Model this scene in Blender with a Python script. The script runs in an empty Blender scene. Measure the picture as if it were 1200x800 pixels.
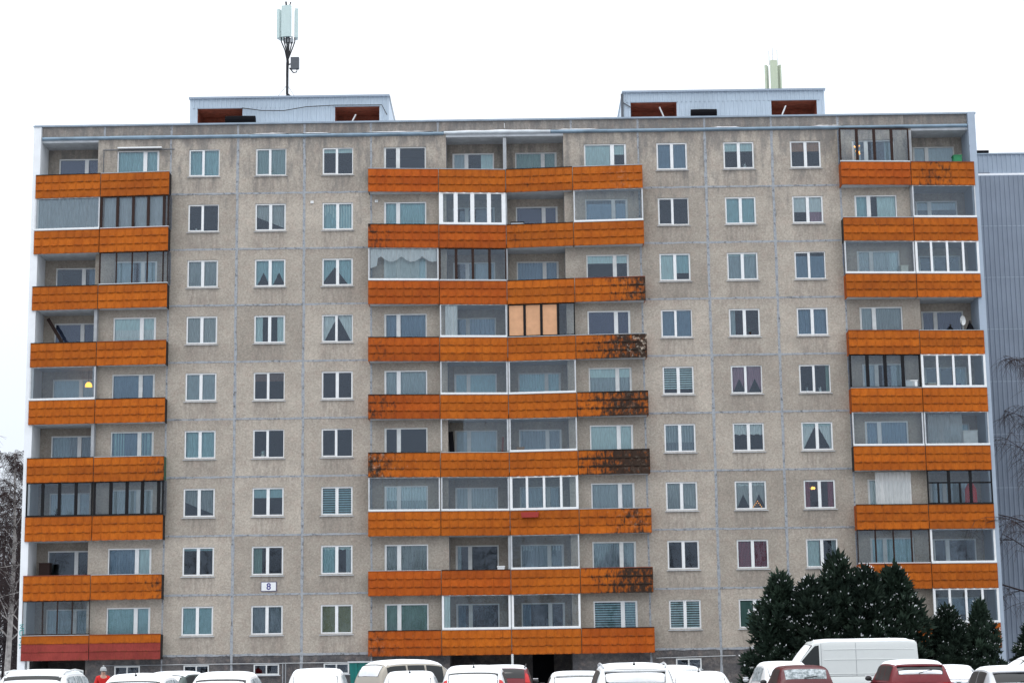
import bpy, bmesh, math, random
from mathutils import Vector, Matrix, noise

R = math.radians
SC = bpy.context.scene
COL = SC.collection

# ------------------------------------------------------------------ camera
YAW, PIT, ROL = -0.002543, 0.171853, -0.013718
FPX = 2160.57
cam = bpy.data.cameras.new('camera')
cam.sensor_width = 36.0
cam.lens = FPX / 1200.0 * 36.0
cam.clip_end = 3000.0
camo = bpy.data.objects.new('camera', cam)
COL.objects.link(camo)
_r = Vector((math.cos(YAW), -math.sin(YAW), 0))
_f = Vector((math.sin(YAW) * math.cos(PIT), math.cos(YAW) * math.cos(PIT), math.sin(PIT)))
_u = _r.cross(_f)
_r2 = _r * math.cos(ROL) + _u * math.sin(ROL)
_u2 = -_r * math.sin(ROL) + _u * math.cos(ROL)
CAM = Vector((0.4433, -85.168, 1.75))
camo.matrix_world = Matrix(((_r2.x, _u2.x, -_f.x, CAM.x), (_r2.y, _u2.y, -_f.y, CAM.y),
                            (_r2.z, _u2.z, -_f.z, CAM.z), (0, 0, 0, 1)))
SC.camera = camo

# ------------------------------------------------------------------ sky, sun, exposure
SUN_EL, SUN_AZ = R(68), R(205)          # sun hidden behind thick cloud
world = bpy.data.worlds.new('World')
SC.world = world
world.use_nodes = True
wn = world.node_tree.nodes
wl = world.node_tree.links
wn.clear()
w_out = wn.new('ShaderNodeOutputWorld')
sky = wn.new('ShaderNodeTexSky')
sky.sky_type = 'NISHITA'
sky.sun_disc = False
sky.sun_elevation = SUN_EL
sky.sun_rotation = SUN_AZ
bg_sky = wn.new('ShaderNodeBackground')
bg_sky.inputs[1].default_value = 0.10
wl.new(sky.outputs[0], bg_sky.inputs[0])
# closed cloud deck: even, slightly duller towards the horizon as overcast skies are
tc = wn.new('ShaderNodeTexCoord')
sx = wn.new('ShaderNodeSeparateXYZ')
wl.new(tc.outputs['Generated'], sx.inputs[0])
rmp = wn.new('ShaderNodeValToRGB')
rmp.color_ramp.elements[0].position = 0.0
rmp.color_ramp.elements[0].color = (0.76, 0.83, 0.93, 1)
rmp.color_ramp.elements[1].position = 1.0
rmp.color_ramp.elements[1].color = (2.30, 2.34, 2.38, 1)   # overcast skies are brightest overhead
wl.new(sx.outputs[2], rmp.inputs[0])
bg_cl = wn.new('ShaderNodeBackground')
bg_cl.inputs[1].default_value = 1.02
wl.new(rmp.outputs[0], bg_cl.inputs[0])
mixw = wn.new('ShaderNodeMixShader')
mixw.inputs[0].default_value = 0.93
wl.new(bg_sky.outputs[0], mixw.inputs[1])
wl.new(bg_cl.outputs[0], mixw.inputs[2])
wl.new(mixw.outputs[0], w_out.inputs[0])

sun = bpy.data.lights.new('sun', 'SUN')
sun.energy = 0.5
sun.angle = R(25)
sun.color = (1.0, 0.97, 0.93)
suno = bpy.data.objects.new('sun', sun)
COL.objects.link(suno)
_sd = Vector((math.sin(SUN_AZ) * math.cos(SUN_EL), math.cos(SUN_AZ) * math.cos(SUN_EL), math.sin(SUN_EL)))
suno.rotation_euler = _sd.to_track_quat('Z', 'Y').to_euler()
suno.location = (0, -60, 60)

vs = SC.view_settings
vs.view_transform = 'Standard'
vs.look = 'None'
vs.exposure = 0.0
vs.gamma = 1.0
vs.use_curve_mapping = False
SC.cycles.use_denoising = True
SC.cycles.max_bounces = 8
SC.cycles.transparent_max_bounces = 16
SC.cycles.diffuse_bounces = 4
SC.cycles.glossy_bounces = 3
SC.cycles.caustics_reflective = False
SC.cycles.caustics_refractive = False

# ------------------------------------------------------------------ materials
MATS = {}


class NT:
    """tiny node-tree helper"""
    def __init__(s, name):
        s.m = bpy.data.materials.new(name)
        s.m.use_nodes = True
        s.n = s.m.node_tree.nodes
        s.l = s.m.node_tree.links
        s.n.clear()
        s.out = s.n.new('ShaderNodeOutputMaterial')

    def node(s, typ, **kw):
        n = s.n.new(typ)
        for k, v in kw.items():
            setattr(n, k, v)
        return n

    def link(s, a, b):
        s.l.new(a, b)

    def pr(s, col=None, rough=0.7, metal=0.0, spec=0.5):
        p = s.node('ShaderNodeBsdfPrincipled')
        if col is not None:
            if isinstance(col, tuple):
                p.inputs['Base Color'].default_value = (*col, 1)
            else:
                s.link(col, p.inputs['Base Color'])
        p.inputs['Roughness'].default_value = rough
        p.inputs['Metallic'].default_value = metal
        p.inputs['Specular IOR Level'].default_value = spec
        s.link(p.outputs[0], s.out.inputs[0])
        return p

    def noise(s, vec, scale, detail=3, rough=0.55, dist=0.0):
        n = s.node('ShaderNodeTexNoise')
        n.inputs['Scale'].default_value = scale
        n.inputs['Detail'].default_value = detail
        n.inputs['Roughness'].default_value = rough
        n.inputs['Distortion'].default_value = dist
        if vec is not None:
            s.link(vec, n.inputs['Vector'])
        return n.outputs['Fac']

    def mapr(s, v, a, b, c=0.0, d=1.0, smooth=True):
        n = s.node('ShaderNodeMapRange')
        n.interpolation_type = 'SMOOTHSTEP' if smooth else 'LINEAR'
        n.inputs['From Min'].default_value = a
        n.inputs['From Max'].default_value = b
        n.inputs['To Min'].default_value = c
        n.inputs['To Max'].default_value = d
        s.link(v, n.inputs['Value'])
        return n.outputs[0]

    def mix(s, fac, a, b, blend='MIX'):
        n = s.node('ShaderNodeMix', data_type='RGBA', blend_type=blend)
        for sock, v in ((n.inputs[0], fac), (n.inputs[6], a), (n.inputs[7], b)):
            if isinstance(v, (int, float)):
                sock.default_value = v
            elif isinstance(v, tuple):
                sock.default_value = (*v, 1)
            else:
                s.link(v, sock)
        return n.outputs[2]

    def math(s, op, a, b=None, clamp=False):
        n = s.node('ShaderNodeMath', operation=op)
        n.use_clamp = clamp
        for i, v in enumerate((a, b)):
            if v is None:
                continue
            if isinstance(v, (int, float)):
                n.inputs[i].default_value = v
            else:
                s.link(v, n.inputs[i])
        return n.outputs[0]

    def scale(s, vec, sc):
        n = s.node('ShaderNodeMapping')
        n.inputs['Scale'].default_value = sc
        s.link(vec, n.inputs['Vector'])
        return n.outputs[0]

    def pos(s):
        return s.node('ShaderNodeNewGeometry').outputs['Position']

    def obj(s):
        return s.node('ShaderNodeTexCoord').outputs['Object']

    def rnd(s):
        return s.node('ShaderNodeObjectInfo').outputs['Random']

    def attr(s, name):
        n = s.node('ShaderNodeAttribute', attribute_type='OBJECT', attribute_name=name)
        return n.outputs['Fac']

    def sep(s, vec):
        n = s.node('ShaderNodeSeparateXYZ')
        s.link(vec, n.inputs[0])
        return n.outputs

    def bump(s, p, h, strength=0.4, dist=0.01):
        b = s.node('ShaderNodeBump')
        b.inputs['Strength'].default_value = strength
        b.inputs['Distance'].default_value = dist
        s.link(h, b.inputs['Height'])
        s.link(b.outputs[0], p.inputs['Normal'])


def simple(name, col, rough=0.7, metal=0.0, var=0.12, nscale=6.0, spec=0.5, bump=0.0):
    t = NT(name)
    n = t.noise(t.pos(), nscale, 4)
    f = t.mapr(n, 0.25, 0.75, 1 - var, 1 + var, False)
    c = t.mix(1.0, col, f, 'MULTIPLY')
    p = t.pr(c, rough, metal, spec)
    if bump:
        t.bump(p, n, bump, 0.02)
    MATS[name] = t.m
    return t.m


def mat_wall(name, lo, hi, plinth=False):
    t = NT(name)
    P = t.pos()
    O = t.obj()
    big = t.noise(P, 0.9, 5, 0.6)
    c = t.mix(t.mapr(big, 0.32, 0.68), lo, hi)
    hue = t.noise(P, 2.6, 3)
    c = t.mix(t.mapr(hue, 0.45, 0.72, 0, 0.30), c, (0.42, 0.335, 0.285))
    # exposed aggregate
    fine = t.noise(P, 11.0, 4, 0.75)
    c = t.mix(1.0, c, t.mapr(fine, 0.28, 0.72, 0.78, 1.18, False), 'MULTIPLY')
    v = t.node('ShaderNodeTexVoronoi')
    v.inputs['Scale'].default_value = 19.0
    t.link(P, v.inputs['Vector'])
    vs_ = t.sep(v.outputs['Color'])
    c = t.mix(1.0, c, t.mapr(vs_[0], 0, 1, 0.88, 1.11, False), 'MULTIPLY')
    # each panel was cast from its own batch
    c = t.mix(1.0, c, t.mapr(t.rnd(), 0, 1, 0.85, 1.10, False), 'MULTIPLY')
    px = t.sep(P)
    ox = t.sep(O)
    if not plinth:
        # weathering: dark lichen streaks running down from the roof edge
        st = t.noise(t.scale(P, (1.5, 1.5, 0.42)), 1.5, 6, 0.68)
        top = t.mapr(px[2], 20.5, 26.6, 0.0, 0.23, False)
        m = t.mapr(t.math('ADD', st, top), 0.60, 0.84, 0, 0.58)
        c = t.mix(m, c, (0.115, 0.118, 0.125))
        # washed dirt below the window boards and along the panel foot
        wv = t.math('ABSOLUTE', ox[0])
        under = t.math('MULTIPLY', t.mapr(wv, 0.62, 0.90, 1, 0), t.mapr(ox[2], 0.90, 0.86, 0, 1))
        dn = t.noise(t.scale(P, (4.0, 4.0, 0.9)), 2.0, 4, 0.6)
        c = t.mix(t.math('MULTIPLY', under, t.mapr(dn, 0.35, 0.7, 0.02, 0.48)), c, (0.19, 0.165, 0.15))
        edge = t.mapr(ox[2], 2.25, 2.68, 0.0, 0.45)
        c = t.mix(t.math('MULTIPLY', edge, t.mapr(dn, 0.4, 0.65)), c, (0.21, 0.18, 0.165))
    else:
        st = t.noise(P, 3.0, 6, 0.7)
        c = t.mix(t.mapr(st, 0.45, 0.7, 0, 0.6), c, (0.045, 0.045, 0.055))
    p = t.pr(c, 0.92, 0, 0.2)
    t.bump(p, fine, 0.7, 0.012)
    MATS[name] = t.m


mat_wall('concrete', (0.362, 0.323, 0.278), (0.440, 0.395, 0.340))
mat_wall('concrete_attic', (0.255, 0.240, 0.222), (0.330, 0.305, 0.275))
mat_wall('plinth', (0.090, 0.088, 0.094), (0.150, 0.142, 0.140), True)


def mat_seal():
    t = NT('sealant')
    P = t.pos()
    n = t.noise(P, 5.0, 5, 0.7)
    c = t.mix(t.mapr(n, 0.3, 0.7), (0.270, 0.292, 0.325), (0.375, 0.395, 0.420))
    d = t.noise(t.scale(P, (3, 3, 3)), 1.6, 5, 0.75)
    c = t.mix(t.mapr(d, 0.50, 0.66, 0, 0.8), c, (0.07, 0.07, 0.075))
    t.pr(c, 0.8)
    MATS['sealant'] = t.m


mat_seal()


def mat_orange(name, c0, c1):
    """enamelled sheet plates; 'moss' and 'lime' object values grow from the right end"""
    t = NT(name)
    P = t.pos()
    O = t.obj()
    ox = t.sep(O)
    n = t.noise(P, 1.3, 4, 0.6)
    c = t.mix(t.mapr(n, 0.3, 0.7), c0, c1)
    c = t.mix(1.0, c, t.mapr(t.attr('tone'), 0, 1, 0.82, 1.12, False), 'MULTIPLY')
    f = t.noise(t.scale(P, (6, 6, 2.2)), 3.0, 5, 0.7)
    c = t.mix(1.0, c, t.mapr(f, 0.3, 0.72, 0.80, 1.14, False), 'MULTIPLY')
    # rust-brown wash
    w = t.noise(t.scale(P, (1.6, 1.6, 0.9)), 2.4, 5, 0.7)
    c = t.mix(t.mapr(w, 0.52, 0.78, 0, 0.40), c, (0.21, 0.055, 0.006))
    # painted relief shade plus dirt in the pressed joints: under each course, between plates
    jn = t.noise(t.scale(P, (2.4, 2.4, 1.0)), 2.0, 4, 0.7)
    low = t.mapr(ox[2], -0.125, -0.165, 0, 1)
    c = t.mix(t.math('MULTIPLY', low, t.mapr(jn, 0.38, 0.68, 0.0, 0.72)), c, (0.085, 0.026, 0.007))
    cell = t.math('ABSOLUTE', t.math('SUBTRACT', t.math('FRACT', t.math('DIVIDE', ox[0], t.attr('plate'))), 0.5))
    ver = t.mapr(cell, 0.43, 0.49, 0, 1)
    c = t.mix(t.math('MULTIPLY', ver, t.mapr(jn, 0.40, 0.68, 0.0, 0.35)), c, (0.13, 0.040, 0.010))
    # soot-black lichen
    mn = t.noise(t.scale(P, (2.4, 2.4, 1.2)), 2.4, 6, 0.66)
    grow = t.mapr(t.math('ABSOLUTE', t.math('SUBTRACT', ox[0], t.attr('moss_x'))), 0.0, 3.2, 0.20, -0.20, False)
    amt = t.math('MULTIPLY', t.attr('moss'), 0.46)
    mm = t.math('ADD', t.math('ADD', mn, grow), t.math('SUBTRACT', amt, 0.36))
    joint = t.math('MAXIMUM', t.mapr(t.math('ABSOLUTE', ox[2]), 0.10, 0.18, 0, 0.12), t.math('MULTIPLY', ver, 0.10))
    mm = t.math('ADD', mm, t.math('MULTIPLY', joint, t.attr('moss')))
    mk = t.mapr(mm, 0.50, 0.80, 0, 0.96)
    mk = t.math('MULTIPLY', mk, t.mapr(t.attr('moss'), 0.0, 0.2))
    c = t.mix(mk, c, (0.017, 0.014, 0.011))
    ln = t.noise(P, 5.5, 5, 0.7)
    lm = t.math('MULTIPLY', t.mapr(t.math('ADD', ln, t.math('MULTIPLY', grow, 0.5)), 0.60, 0.76), t.attr('lime'))
    c = t.mix(lm, c, (0.50, 0.42, 0.34))
    p = t.pr(c, 0.6, 0, 0.18)
    t.bump(p, f, 0.25, 0.006)
    MATS[name] = t.m


mat_orange('orange', (0.365, 0.082, 0.0040), (0.455, 0.113, 0.0055))
mat_orange('orange_deep', (0.345, 0.064, 0.0040), (0.420, 0.088, 0.0052))
mat_orange('red_board', (0.24, 0.036, 0.030), (0.31, 0.050, 0.040))


def mat_glass(name, tint, refl=1.0):
    t = NT(name)
    tr = t.node('ShaderNodeBsdfTransparent')
    tr.inputs[0].default_value = (*tint, 1)
    gl = t.node('ShaderNodeBsdfGlossy')
    gl.inputs['Roughness'].default_value = 0.015
    gl.inputs['Color'].default_value = (0.76, 0.84, 1.0, 1)
    wob = t.noise(t.pos(), 1.1, 2)
    b = t.node('ShaderNodeBump')
    b.inputs['Strength'].default_value = 0.06
    b.inputs['Distance'].default_value = 0.05
    t.link(wob, b.inputs['Height'])
    t.link(b.outputs[0], gl.inputs['Normal'])
    fr = t.node('ShaderNodeFresnel')
    fr.inputs[0].default_value = 1.52
    mx = t.node('ShaderNodeMixShader')
    t.link(t.math('MULTIPLY', fr.outputs[0], refl, True), mx.inputs[0])
    t.link(tr.outputs[0], mx.inputs[1])
    t.link(gl.outputs[0], mx.inputs[2])
    t.link(mx.outputs[0], t.out.inputs[0])
    MATS[name] = t.m


mat_glass('glass', (0.93, 0.985, 0.99), 1.1)
mat_glass('glass_balcony', (0.95, 0.98, 0.985), 0.9)


def mat_cloth(name, col, sheer=0.0):
    t = NT(name)
    d = t.node('ShaderNodeBsdfDiffuse')
    tl = t.node('ShaderNodeBsdfTranslucent')
    n = t.noise(t.scale(t.pos(), (9, 9, 1.0)), 3.0, 3)
    c = t.mix(1.0, col, t.mapr(n, 0.3, 0.7, 0.82, 1.1, False), 'MULTIPLY')
    t.link(c, d.inputs[0])
    t.link(c, tl.inputs[0])
    m = t.node('ShaderNodeMixShader')
    m.inputs[0].default_value = 0.10
    t.link(d.outputs[0], m.inputs[1])
    t.link(tl.outputs[0], m.inputs[2])
    o = m.outputs[0]
    if sheer:
        tp = t.node('ShaderNodeBsdfTransparent')
        m2 = t.node('ShaderNodeMixShader')
        m2.inputs[0].default_value = sheer
        t.link(o, m2.inputs[1])
        t.link(tp.outputs[0], m2.inputs[2])
        o = m2.outputs[0]
    t.link(o, t.out.inputs[0])
    MATS[name] = t.m


CL = dict(white=(0.93, 0.95, 0.95), pale=(0.78, 0.93, 0.93), teal=(0.46, 0.68, 0.73), green=(0.24, 0.37, 0.33),
          grey=(0.50, 0.56, 0.60), blue=(0.25, 0.34, 0.46), mauve=(0.11, 0.11, 0.19), peach=(0.52, 0.27, 0.17),
          maroon=(0.34, 0.075, 0.105), khaki=(0.34, 0.33, 0.19), pink=(0.46, 0.26, 0.33), brown=(0.20, 0.12, 0.10))
for k, v in CL.items():
    mat_cloth('cloth_' + k, v)
    mat_cloth('net_' + k, tuple(c_ * .6 + .33 for c_ in v), 0.38)

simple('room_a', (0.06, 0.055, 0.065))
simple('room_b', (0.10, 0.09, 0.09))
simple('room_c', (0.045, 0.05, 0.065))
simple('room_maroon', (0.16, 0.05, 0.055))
simple('pvc', (0.80, 0.82, 0.83), 0.35, var=0.05)
simple('pvc_old', (0.66, 0.68, 0.68), 0.5, var=0.12, nscale=4)
simple('pvc_cream', (0.62, 0.64, 0.56), 0.5, var=0.1)
simple('sill_metal', (0.50, 0.53, 0.56), 0.45, 0.2, var=0.15)
simple('brown_frame', (0.034, 0.019, 0.016), 0.6, spec=0.15)
simple('black_frame', (0.010, 0.010, 0.012), 0.55, spec=0.15)
simple('alu', (0.56, 0.58, 0.60), 0.4, 0.3)
simple('slab_white', (0.52, 0.55, 0.58), 0.85, var=0.16, nscale=3)
simple('loggia_wall', (0.36, 0.38, 0.40), 0.9, var=0.18, nscale=2.5)
simple('end_white', (0.80, 0.83, 0.86), 0.7, var=0.05, nscale=2)
simple('end_blue', (0.35, 0.42, 0.51), 0.6, var=0.06, nscale=2)
simple('coping', (0.29, 0.355, 0.43), 0.5, 0.25, var=0.15, nscale=2)
simple('gutter', (0.20, 0.285, 0.365), 0.45, 0.25, var=0.30, nscale=1.4)
simple('gutter_pale', (0.55, 0.60, 0.64), 0.5, 0.2, var=0.2, nscale=1.4)
simple('dark_cap', (0.028, 0.025, 0.025), 0.7, spec=0.15)
simple('cap_red', (0.22, 0.05, 0.02), 0.6)
simple('cap_metal', (0.40, 0.42, 0.44), 0.5, 0.2)
simple('siding', (0.42, 0.50, 0.585), 0.5, 0.15, var=0.06, nscale=1.5)
simple('siding_dark', (0.215, 0.255, 0.318), 0.55, 0.15, var=0.10, nscale=0.8)
simple('siding_light', (0.30, 0.36, 0.44), 0.55, 0.15, var=0.08, nscale=0.8)
simple('rust_wood', (0.21, 0.055, 0.030), 0.8, var=0.35, nscale=4)
simple('black_stuff', (0.008, 0.008, 0.010), 0.9, spec=0.05)
simple('roof_felt', (0.08, 0.08, 0.085), 0.9)
simple('antenna', (0.52, 0.64, 0.63), 0.5, var=0.04)
simple('antenna_green', (0.50, 0.56, 0.42), 0.5, var=0.05)
simple('steel', (0.34, 0.36, 0.38), 0.45, 0.6)
simple('steel_dark', (0.09, 0.10, 0.115), 0.5, 0.3)
simple('cable', (0.010, 0.010, 0.013), 0.6)
simple('green_box', (0.010, 0.20, 0.075), 0.5)
simple('green_paint', (0.012, 0.085, 0.045), 0.5)
simple('teal_sheet', (0.0, 0.155, 0.140), 0.5, var=0.25, nscale=2)
simple('teal_paint', (0.02, 0.38, 0.38), 0.6)
simple('peach_board', (0.62, 0.34, 0.19), 0.8, var=0.12, nscale=3)
simple('wood_box', (0.33, 0.21, 0.12), 0.7)
simple('red_plastic', (0.35, 0.03, 0.02), 0.5)
simple('red_cloth', (0.55, 0.012, 0.010), 0.8)
simple('grey_knit', (0.40, 0.42, 0.43), 0.95, nscale=40)
simple('denim', (0.035, 0.045, 0.075), 0.9)
simple('boot', (0.02, 0.018, 0.016), 0.7)
simple('skin', (0.55, 0.33, 0.25), 0.6)
simple('plant_green', (0.03, 0.075, 0.03), 0.7)
simple('sign_white', (0.78, 0.80, 0.82), 0.4, var=0.03)
simple('sign_blue', (0.055, 0.05, 0.22), 0.5)
simple('sign_frame', (0.09, 0.08, 0.16), 0.5)
simple('birch_bark', (0.40, 0.38, 0.37), 0.85, var=0.5, nscale=4)
simple('twig', (0.050, 0.036, 0.036), 0.9, spec=0.1)
simple('twig_dark', (0.045, 0.036, 0.042), 0.9)
simple('trunk_dark', (0.06, 0.045, 0.035), 0.9)
simple('asphalt', (0.05, 0.05, 0.052), 0.9)
simple('tyre', (0.018, 0.018, 0.019), 0.85)
simple('rim', (0.35, 0.36, 0.37), 0.35, 0.7)
simple('plastic_black', (0.022, 0.022, 0.024), 0.5)
simple('tail_red', (0.50, 0.008, 0.010), 0.2)
simple('head_lamp', (0.70, 0.72, 0.75), 0.15)
simple('kerb', (0.32, 0.32, 0.32), 0.9)


def mat_snow():
    t = NT('snow')
    P = t.pos()
    n = t.noise(P, 4.0, 5, 0.6)
    c = t.mix(t.mapr(n, 0.3, 0.7), (0.80, 0.83, 0.88), (0.90, 0.91, 0.93))
    p = t.pr(c, 0.75, 0, 0.2)
    t.bump(p, t.noise(P, 18, 4, 0.7), 0.5, 0.01)
    MATS['snow'] = t.m
    t = NT('ground_snow')
    P = t.pos()
    n = t.noise(P, 0.35, 6, 0.6)
    d = t.noise(t.scale(P, (1, .25, 1)), 1.2, 6, 0.7)
    c = t.mix(t.mapr(n, 0.3, 0.7), (0.42, 0.43, 0.46), (0.62, 0.63, 0.65))
    c = t.mix(t.mapr(d, 0.45, 0.65, 0, 0.8), c, (0.16, 0.16, 0.165))
    p = t.pr(c, 0.8, 0, 0.2)
    t.bump(p, d, 0.5, 0.05)
    MATS['ground_snow'] = t.m
    t = NT('slush')
    P = t.pos()
    n = t.noise(t.scale(P, (1, .4, 1)), 0.9, 6, 0.7)
    c = t.mix(t.mapr(n, 0.42, 0.66), (0.10, 0.10, 0.105), (0.42, 0.43, 0.45))
    p = t.pr(c, 0.7, 0, 0.3)
    t.bump(p, n, 0.5, 0.04)
    MATS['slush'] = t.m


mat_snow()


def mat_paint(name, col, metal=0.0):
    t = NT(name)
    n = t.noise(t.pos(), 7, 5, 0.7)
    c = t.mix(t.mapr(n, 0.45, 0.8, 0, 0.07), col, (0.30, 0.29, 0.28))
    p = t.pr(c, 0.38, metal, 0.4)
    p.inputs['Coat Weight'].default_value = 0.2
    p.inputs['Coat Roughness'].default_value = 0.12
    MATS[name] = t.m


mat_paint('paint_white', (0.74, 0.76, 0.77))
mat_paint('paint_van', (0.66, 0.69, 0.685))
mat_paint('paint_maroon', (0.085, 0.004, 0.010))
mat_paint('paint_red', (0.16, 0.004, 0.012))
mat_paint('paint_beige', (0.38, 0.35, 0.30), 0.2)
mat_paint('paint_silver', (0.50, 0.52, 0.55), 0.3)
mat_paint('paint_grey', (0.14, 0.155, 0.165), 0.2)
mat_paint('paint_green', (0.075, 0.105, 0.10), 0.2)


_t = NT('glass_car')
_p = _t.pr((0.010, 0.012, 0.014), 0.06, 0, 0.5)
MATS['glass_car'] = _t.m
_t = NT('glass_side')
_t.pr((0.022, 0.026, 0.028), 0.35, 0, 0.3)
MATS['glass_side'] = _t.m
_t = NT('glass_frost')
_n = _t.noise(_t.pos(), 9, 5, 0.7)
_t.pr(_t.mix(_t.mapr(_n, 0.35, 0.65), (0.13, 0.16, 0.17), (0.48, 0.53, 0.56)), 0.6, 0, 0.3)
MATS['glass_frost'] = _t.m


def mat_needle():
    t = NT('needles')
    P = t.pos()
    n = t.noise(P, 1.6, 3)
    c = t.mix(t.mapr(n, 0.3, 0.7), (0.010, 0.021, 0.015), (0.026, 0.046, 0.030))
    c = t.mix(1.0, c, t.mapr(t.rnd(), 0, 1, 0.8, 1.25, False), 'MULTIPLY')
    t.pr(c, 0.75, 0, 0.2)
    MATS['needles'] = t.m


mat_needle()


def mat_emit(name, col, st):
    t = NT(name)
    e = t.node('ShaderNodeEmission')
    e.inputs[0].default_value = (*col, 1)
    e.inputs[1].default_value = st
    t.link(e.outputs[0], t.out.inputs[0])
    MATS[name] = t.m


mat_emit('lamp_glow', (1.0, 0.42, 0.06), 2.6)
mat_emit('bulb_glow', (1.0, 0.40, 0.07), 3.5)


# ------------------------------------------------------------------ mesh helpers
class MB:
    def __init__(s):
        s.v = []
        s.f = []
        s.mi = []
        s.cur = 0

    def add(s, vs_, fs):
        o = len(s.v)
        s.v += [tuple(v) for v in vs_]
        s.f += [tuple(i + o for i in f) for f in fs]
        s.mi += [s.cur] * len(fs)
        return s

    def box(s, x0, x1, y0, y1, z0, z1):
        return s.add([(x0, y0, z0), (x1, y0, z0), (x1, y1, z0), (x0, y1, z0),
                      (x0, y0, z1), (x1, y0, z1), (x1, y1, z1), (x0, y1, z1)],
                     [(0, 3, 2, 1), (4, 5, 6, 7), (0, 1, 5, 4), (1, 2, 6, 5), (2, 3, 7, 6), (3, 0, 4, 7)])

    def quad(s, a, b, c, d):
        return s.add([a, b, c, d], [(0, 1, 2, 3)])

    def prism(s, poly, z0, z1):
        n = len(poly)
        vs_ = [(x, y, z0) for x, y in poly] + [(x, y, z1) for x, y in poly]
        return s.add(vs_, [tuple(range(n - 1, -1, -1)), tuple(range(n, 2 * n))] +
                     [(i, (i + 1) % n, n + (i + 1) % n, n + i) for i in range(n)])

    def obar(s, p, q, t, z0, z1, out=0.0):
        """vertical slab between plan points p and q, thickness t (inwards), moved out by 'out'"""
        p = Vector(p)
        q = Vector(q)
        d = (q - p).normalized()
        n = Vector((d.y, -d.x))          # towards the camera for left->right runs
        a, b = p + n * out, q + n * out
        c, e = b - n * t, a - n * t
        return s.prism([tuple(a), tuple(b), tuple(c), tuple(e)], z0, z1)

    def tube(s, pts, rad, sides=6, caps=True):
        pts = [Vector(p) for p in pts]
        if not isinstance(rad, (list, tuple)):
            rad = [rad] * len(pts)
        o = len(s.v)
        for i, p in enumerate(pts):
            d = (pts[min(i + 1, len(pts) - 1)] - pts[max(i - 1, 0)])
            if d.length < 1e-9:
                d = Vector((0, 0, 1))
            d.normalize()
            a = Vector((0, 0, 1)) if abs(d.z) < 0.9 else Vector((1, 0, 0))
            u = d.cross(a).normalized()
            w = d.cross(u)
            for k in range(sides):
                an = 2 * math.pi * k / sides
                s.v.append(tuple(p + (u * math.cos(an) + w * math.sin(an)) * rad[i]))
        for i in range(len(pts) - 1):
            for k in range(sides):
                a = o + i * sides + k
                b = o + i * sides + (k + 1) % sides
                s.f.append((a, b, b + sides, a + sides))
                s.mi.append(s.cur)
        if caps:
            s.f.append(tuple(o + k for k in range(sides - 1, -1, -1)))
            s.f.append(tuple(o + (len(pts) - 1) * sides + k for k in range(sides)))
            s.mi += [s.cur, s.cur]
        return s

    def lathe(s, prof, cx=0, cy=0, sides=12):
        o = len(s.v)
        for r, z in prof:
            for k in range(sides):
                an = 2 * math.pi * k / sides
                s.v.append((cx + r * math.cos(an), cy + r * math.sin(an), z))
        for i in range(len(prof) - 1):
            for k in range(sides):
                a = o + i * sides + k
                b = o + i * sides + (k + 1) % sides
                s.f.append((a, b, b + sides, a + sides))
                s.mi.append(s.cur)
        return s

    def grid(s, rows):
        """rows: list of equally long lists of points"""
        o = len(s.v)
        n = len(rows[0])
        for r in rows:
            s.v += [tuple(p) for p in r]
        for i in range(len(rows) - 1):
            for j in range(n - 1):
                a = o + i * n + j
                s.f.append((a, a + 1, a + n + 1, a + n))
                s.mi.append(s.cur)
        return s

    def mesh(s, name, mats, smooth=False):
        me = bpy.data.meshes.new(name)
        me.from_pydata(s.v, [], s.f)
        if not isinstance(mats, (list, tuple)):
            mats = [mats]
        for m in mats:
            me.materials.append(MATS[m])
        if len(mats) > 1:
            me.polygons.foreach_set('material_index', s.mi)
        if smooth:
            me.polygons.foreach_set('use_smooth', [True] * len(me.polygons))
        me.update()
        return me

    def build(s, name, mats, parent=None, loc=(0, 0, 0), rz=0.0, smooth=False):
        return place(name, s.mesh(name, mats, smooth), parent, loc, rz)


def place(name, me, parent=None, loc=(0, 0, 0), rz=0.0):
    o = bpy.data.objects.new(name, me)
    COL.objects.link(o)
    o.location = loc
    o.rotation_euler = (0, 0, rz)
    if parent:
        o.parent = parent
    return o


def empty(name, loc=(0, 0, 0), parent=None, rz=0.0):
    o = place(name, None, parent, loc, rz)
    o.empty_display_size = 0.3
    return o


def tag(o, label, cat, group=None):
    o['label'] = label
    o['category'] = cat
    if group:
        o['group'] = group
    return o


def struct(o):
    o['kind'] = 'structure'
    return o


rng = random.Random(11)

# ------------------------------------------------------------------ the ground
W = 3.1871          # bay width
HS = 2.7            # storey height
Z0 = 2.2527         # first floor level
XE = 22.12          # inner face of end walls

g = MB()
GN = 40
g.add([(-1500, -1500, -0.02), (1500, -1500, -0.02), (1500, 1500, -0.02), (-1500, 1500, -0.02)], [(0, 1, 2, 3)])
struct(g.build('ground', 'ground_snow'))
m = MB()
m.add([(-60, -62, 0.0), (60, -62, 0.0), (60, -13.6, 0.0), (-60, -13.6, 0.0)], [(0, 1, 2, 3)])
struct(m.build('parking_lot', 'slush'))
m = MB().box(-60, 60, -13.6, -13.45, -0.02, 0.13)
struct(m.build('kerb', 'kerb'))

# ------------------------------------------------------------------ the apartment building
BLD = tag(empty('apartment_building', (0, 0, 0)),
          'nine storey grey concrete panel apartment block with orange balcony fronts', 'building')


def bx(i):
    return (i - 7) * W


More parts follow.
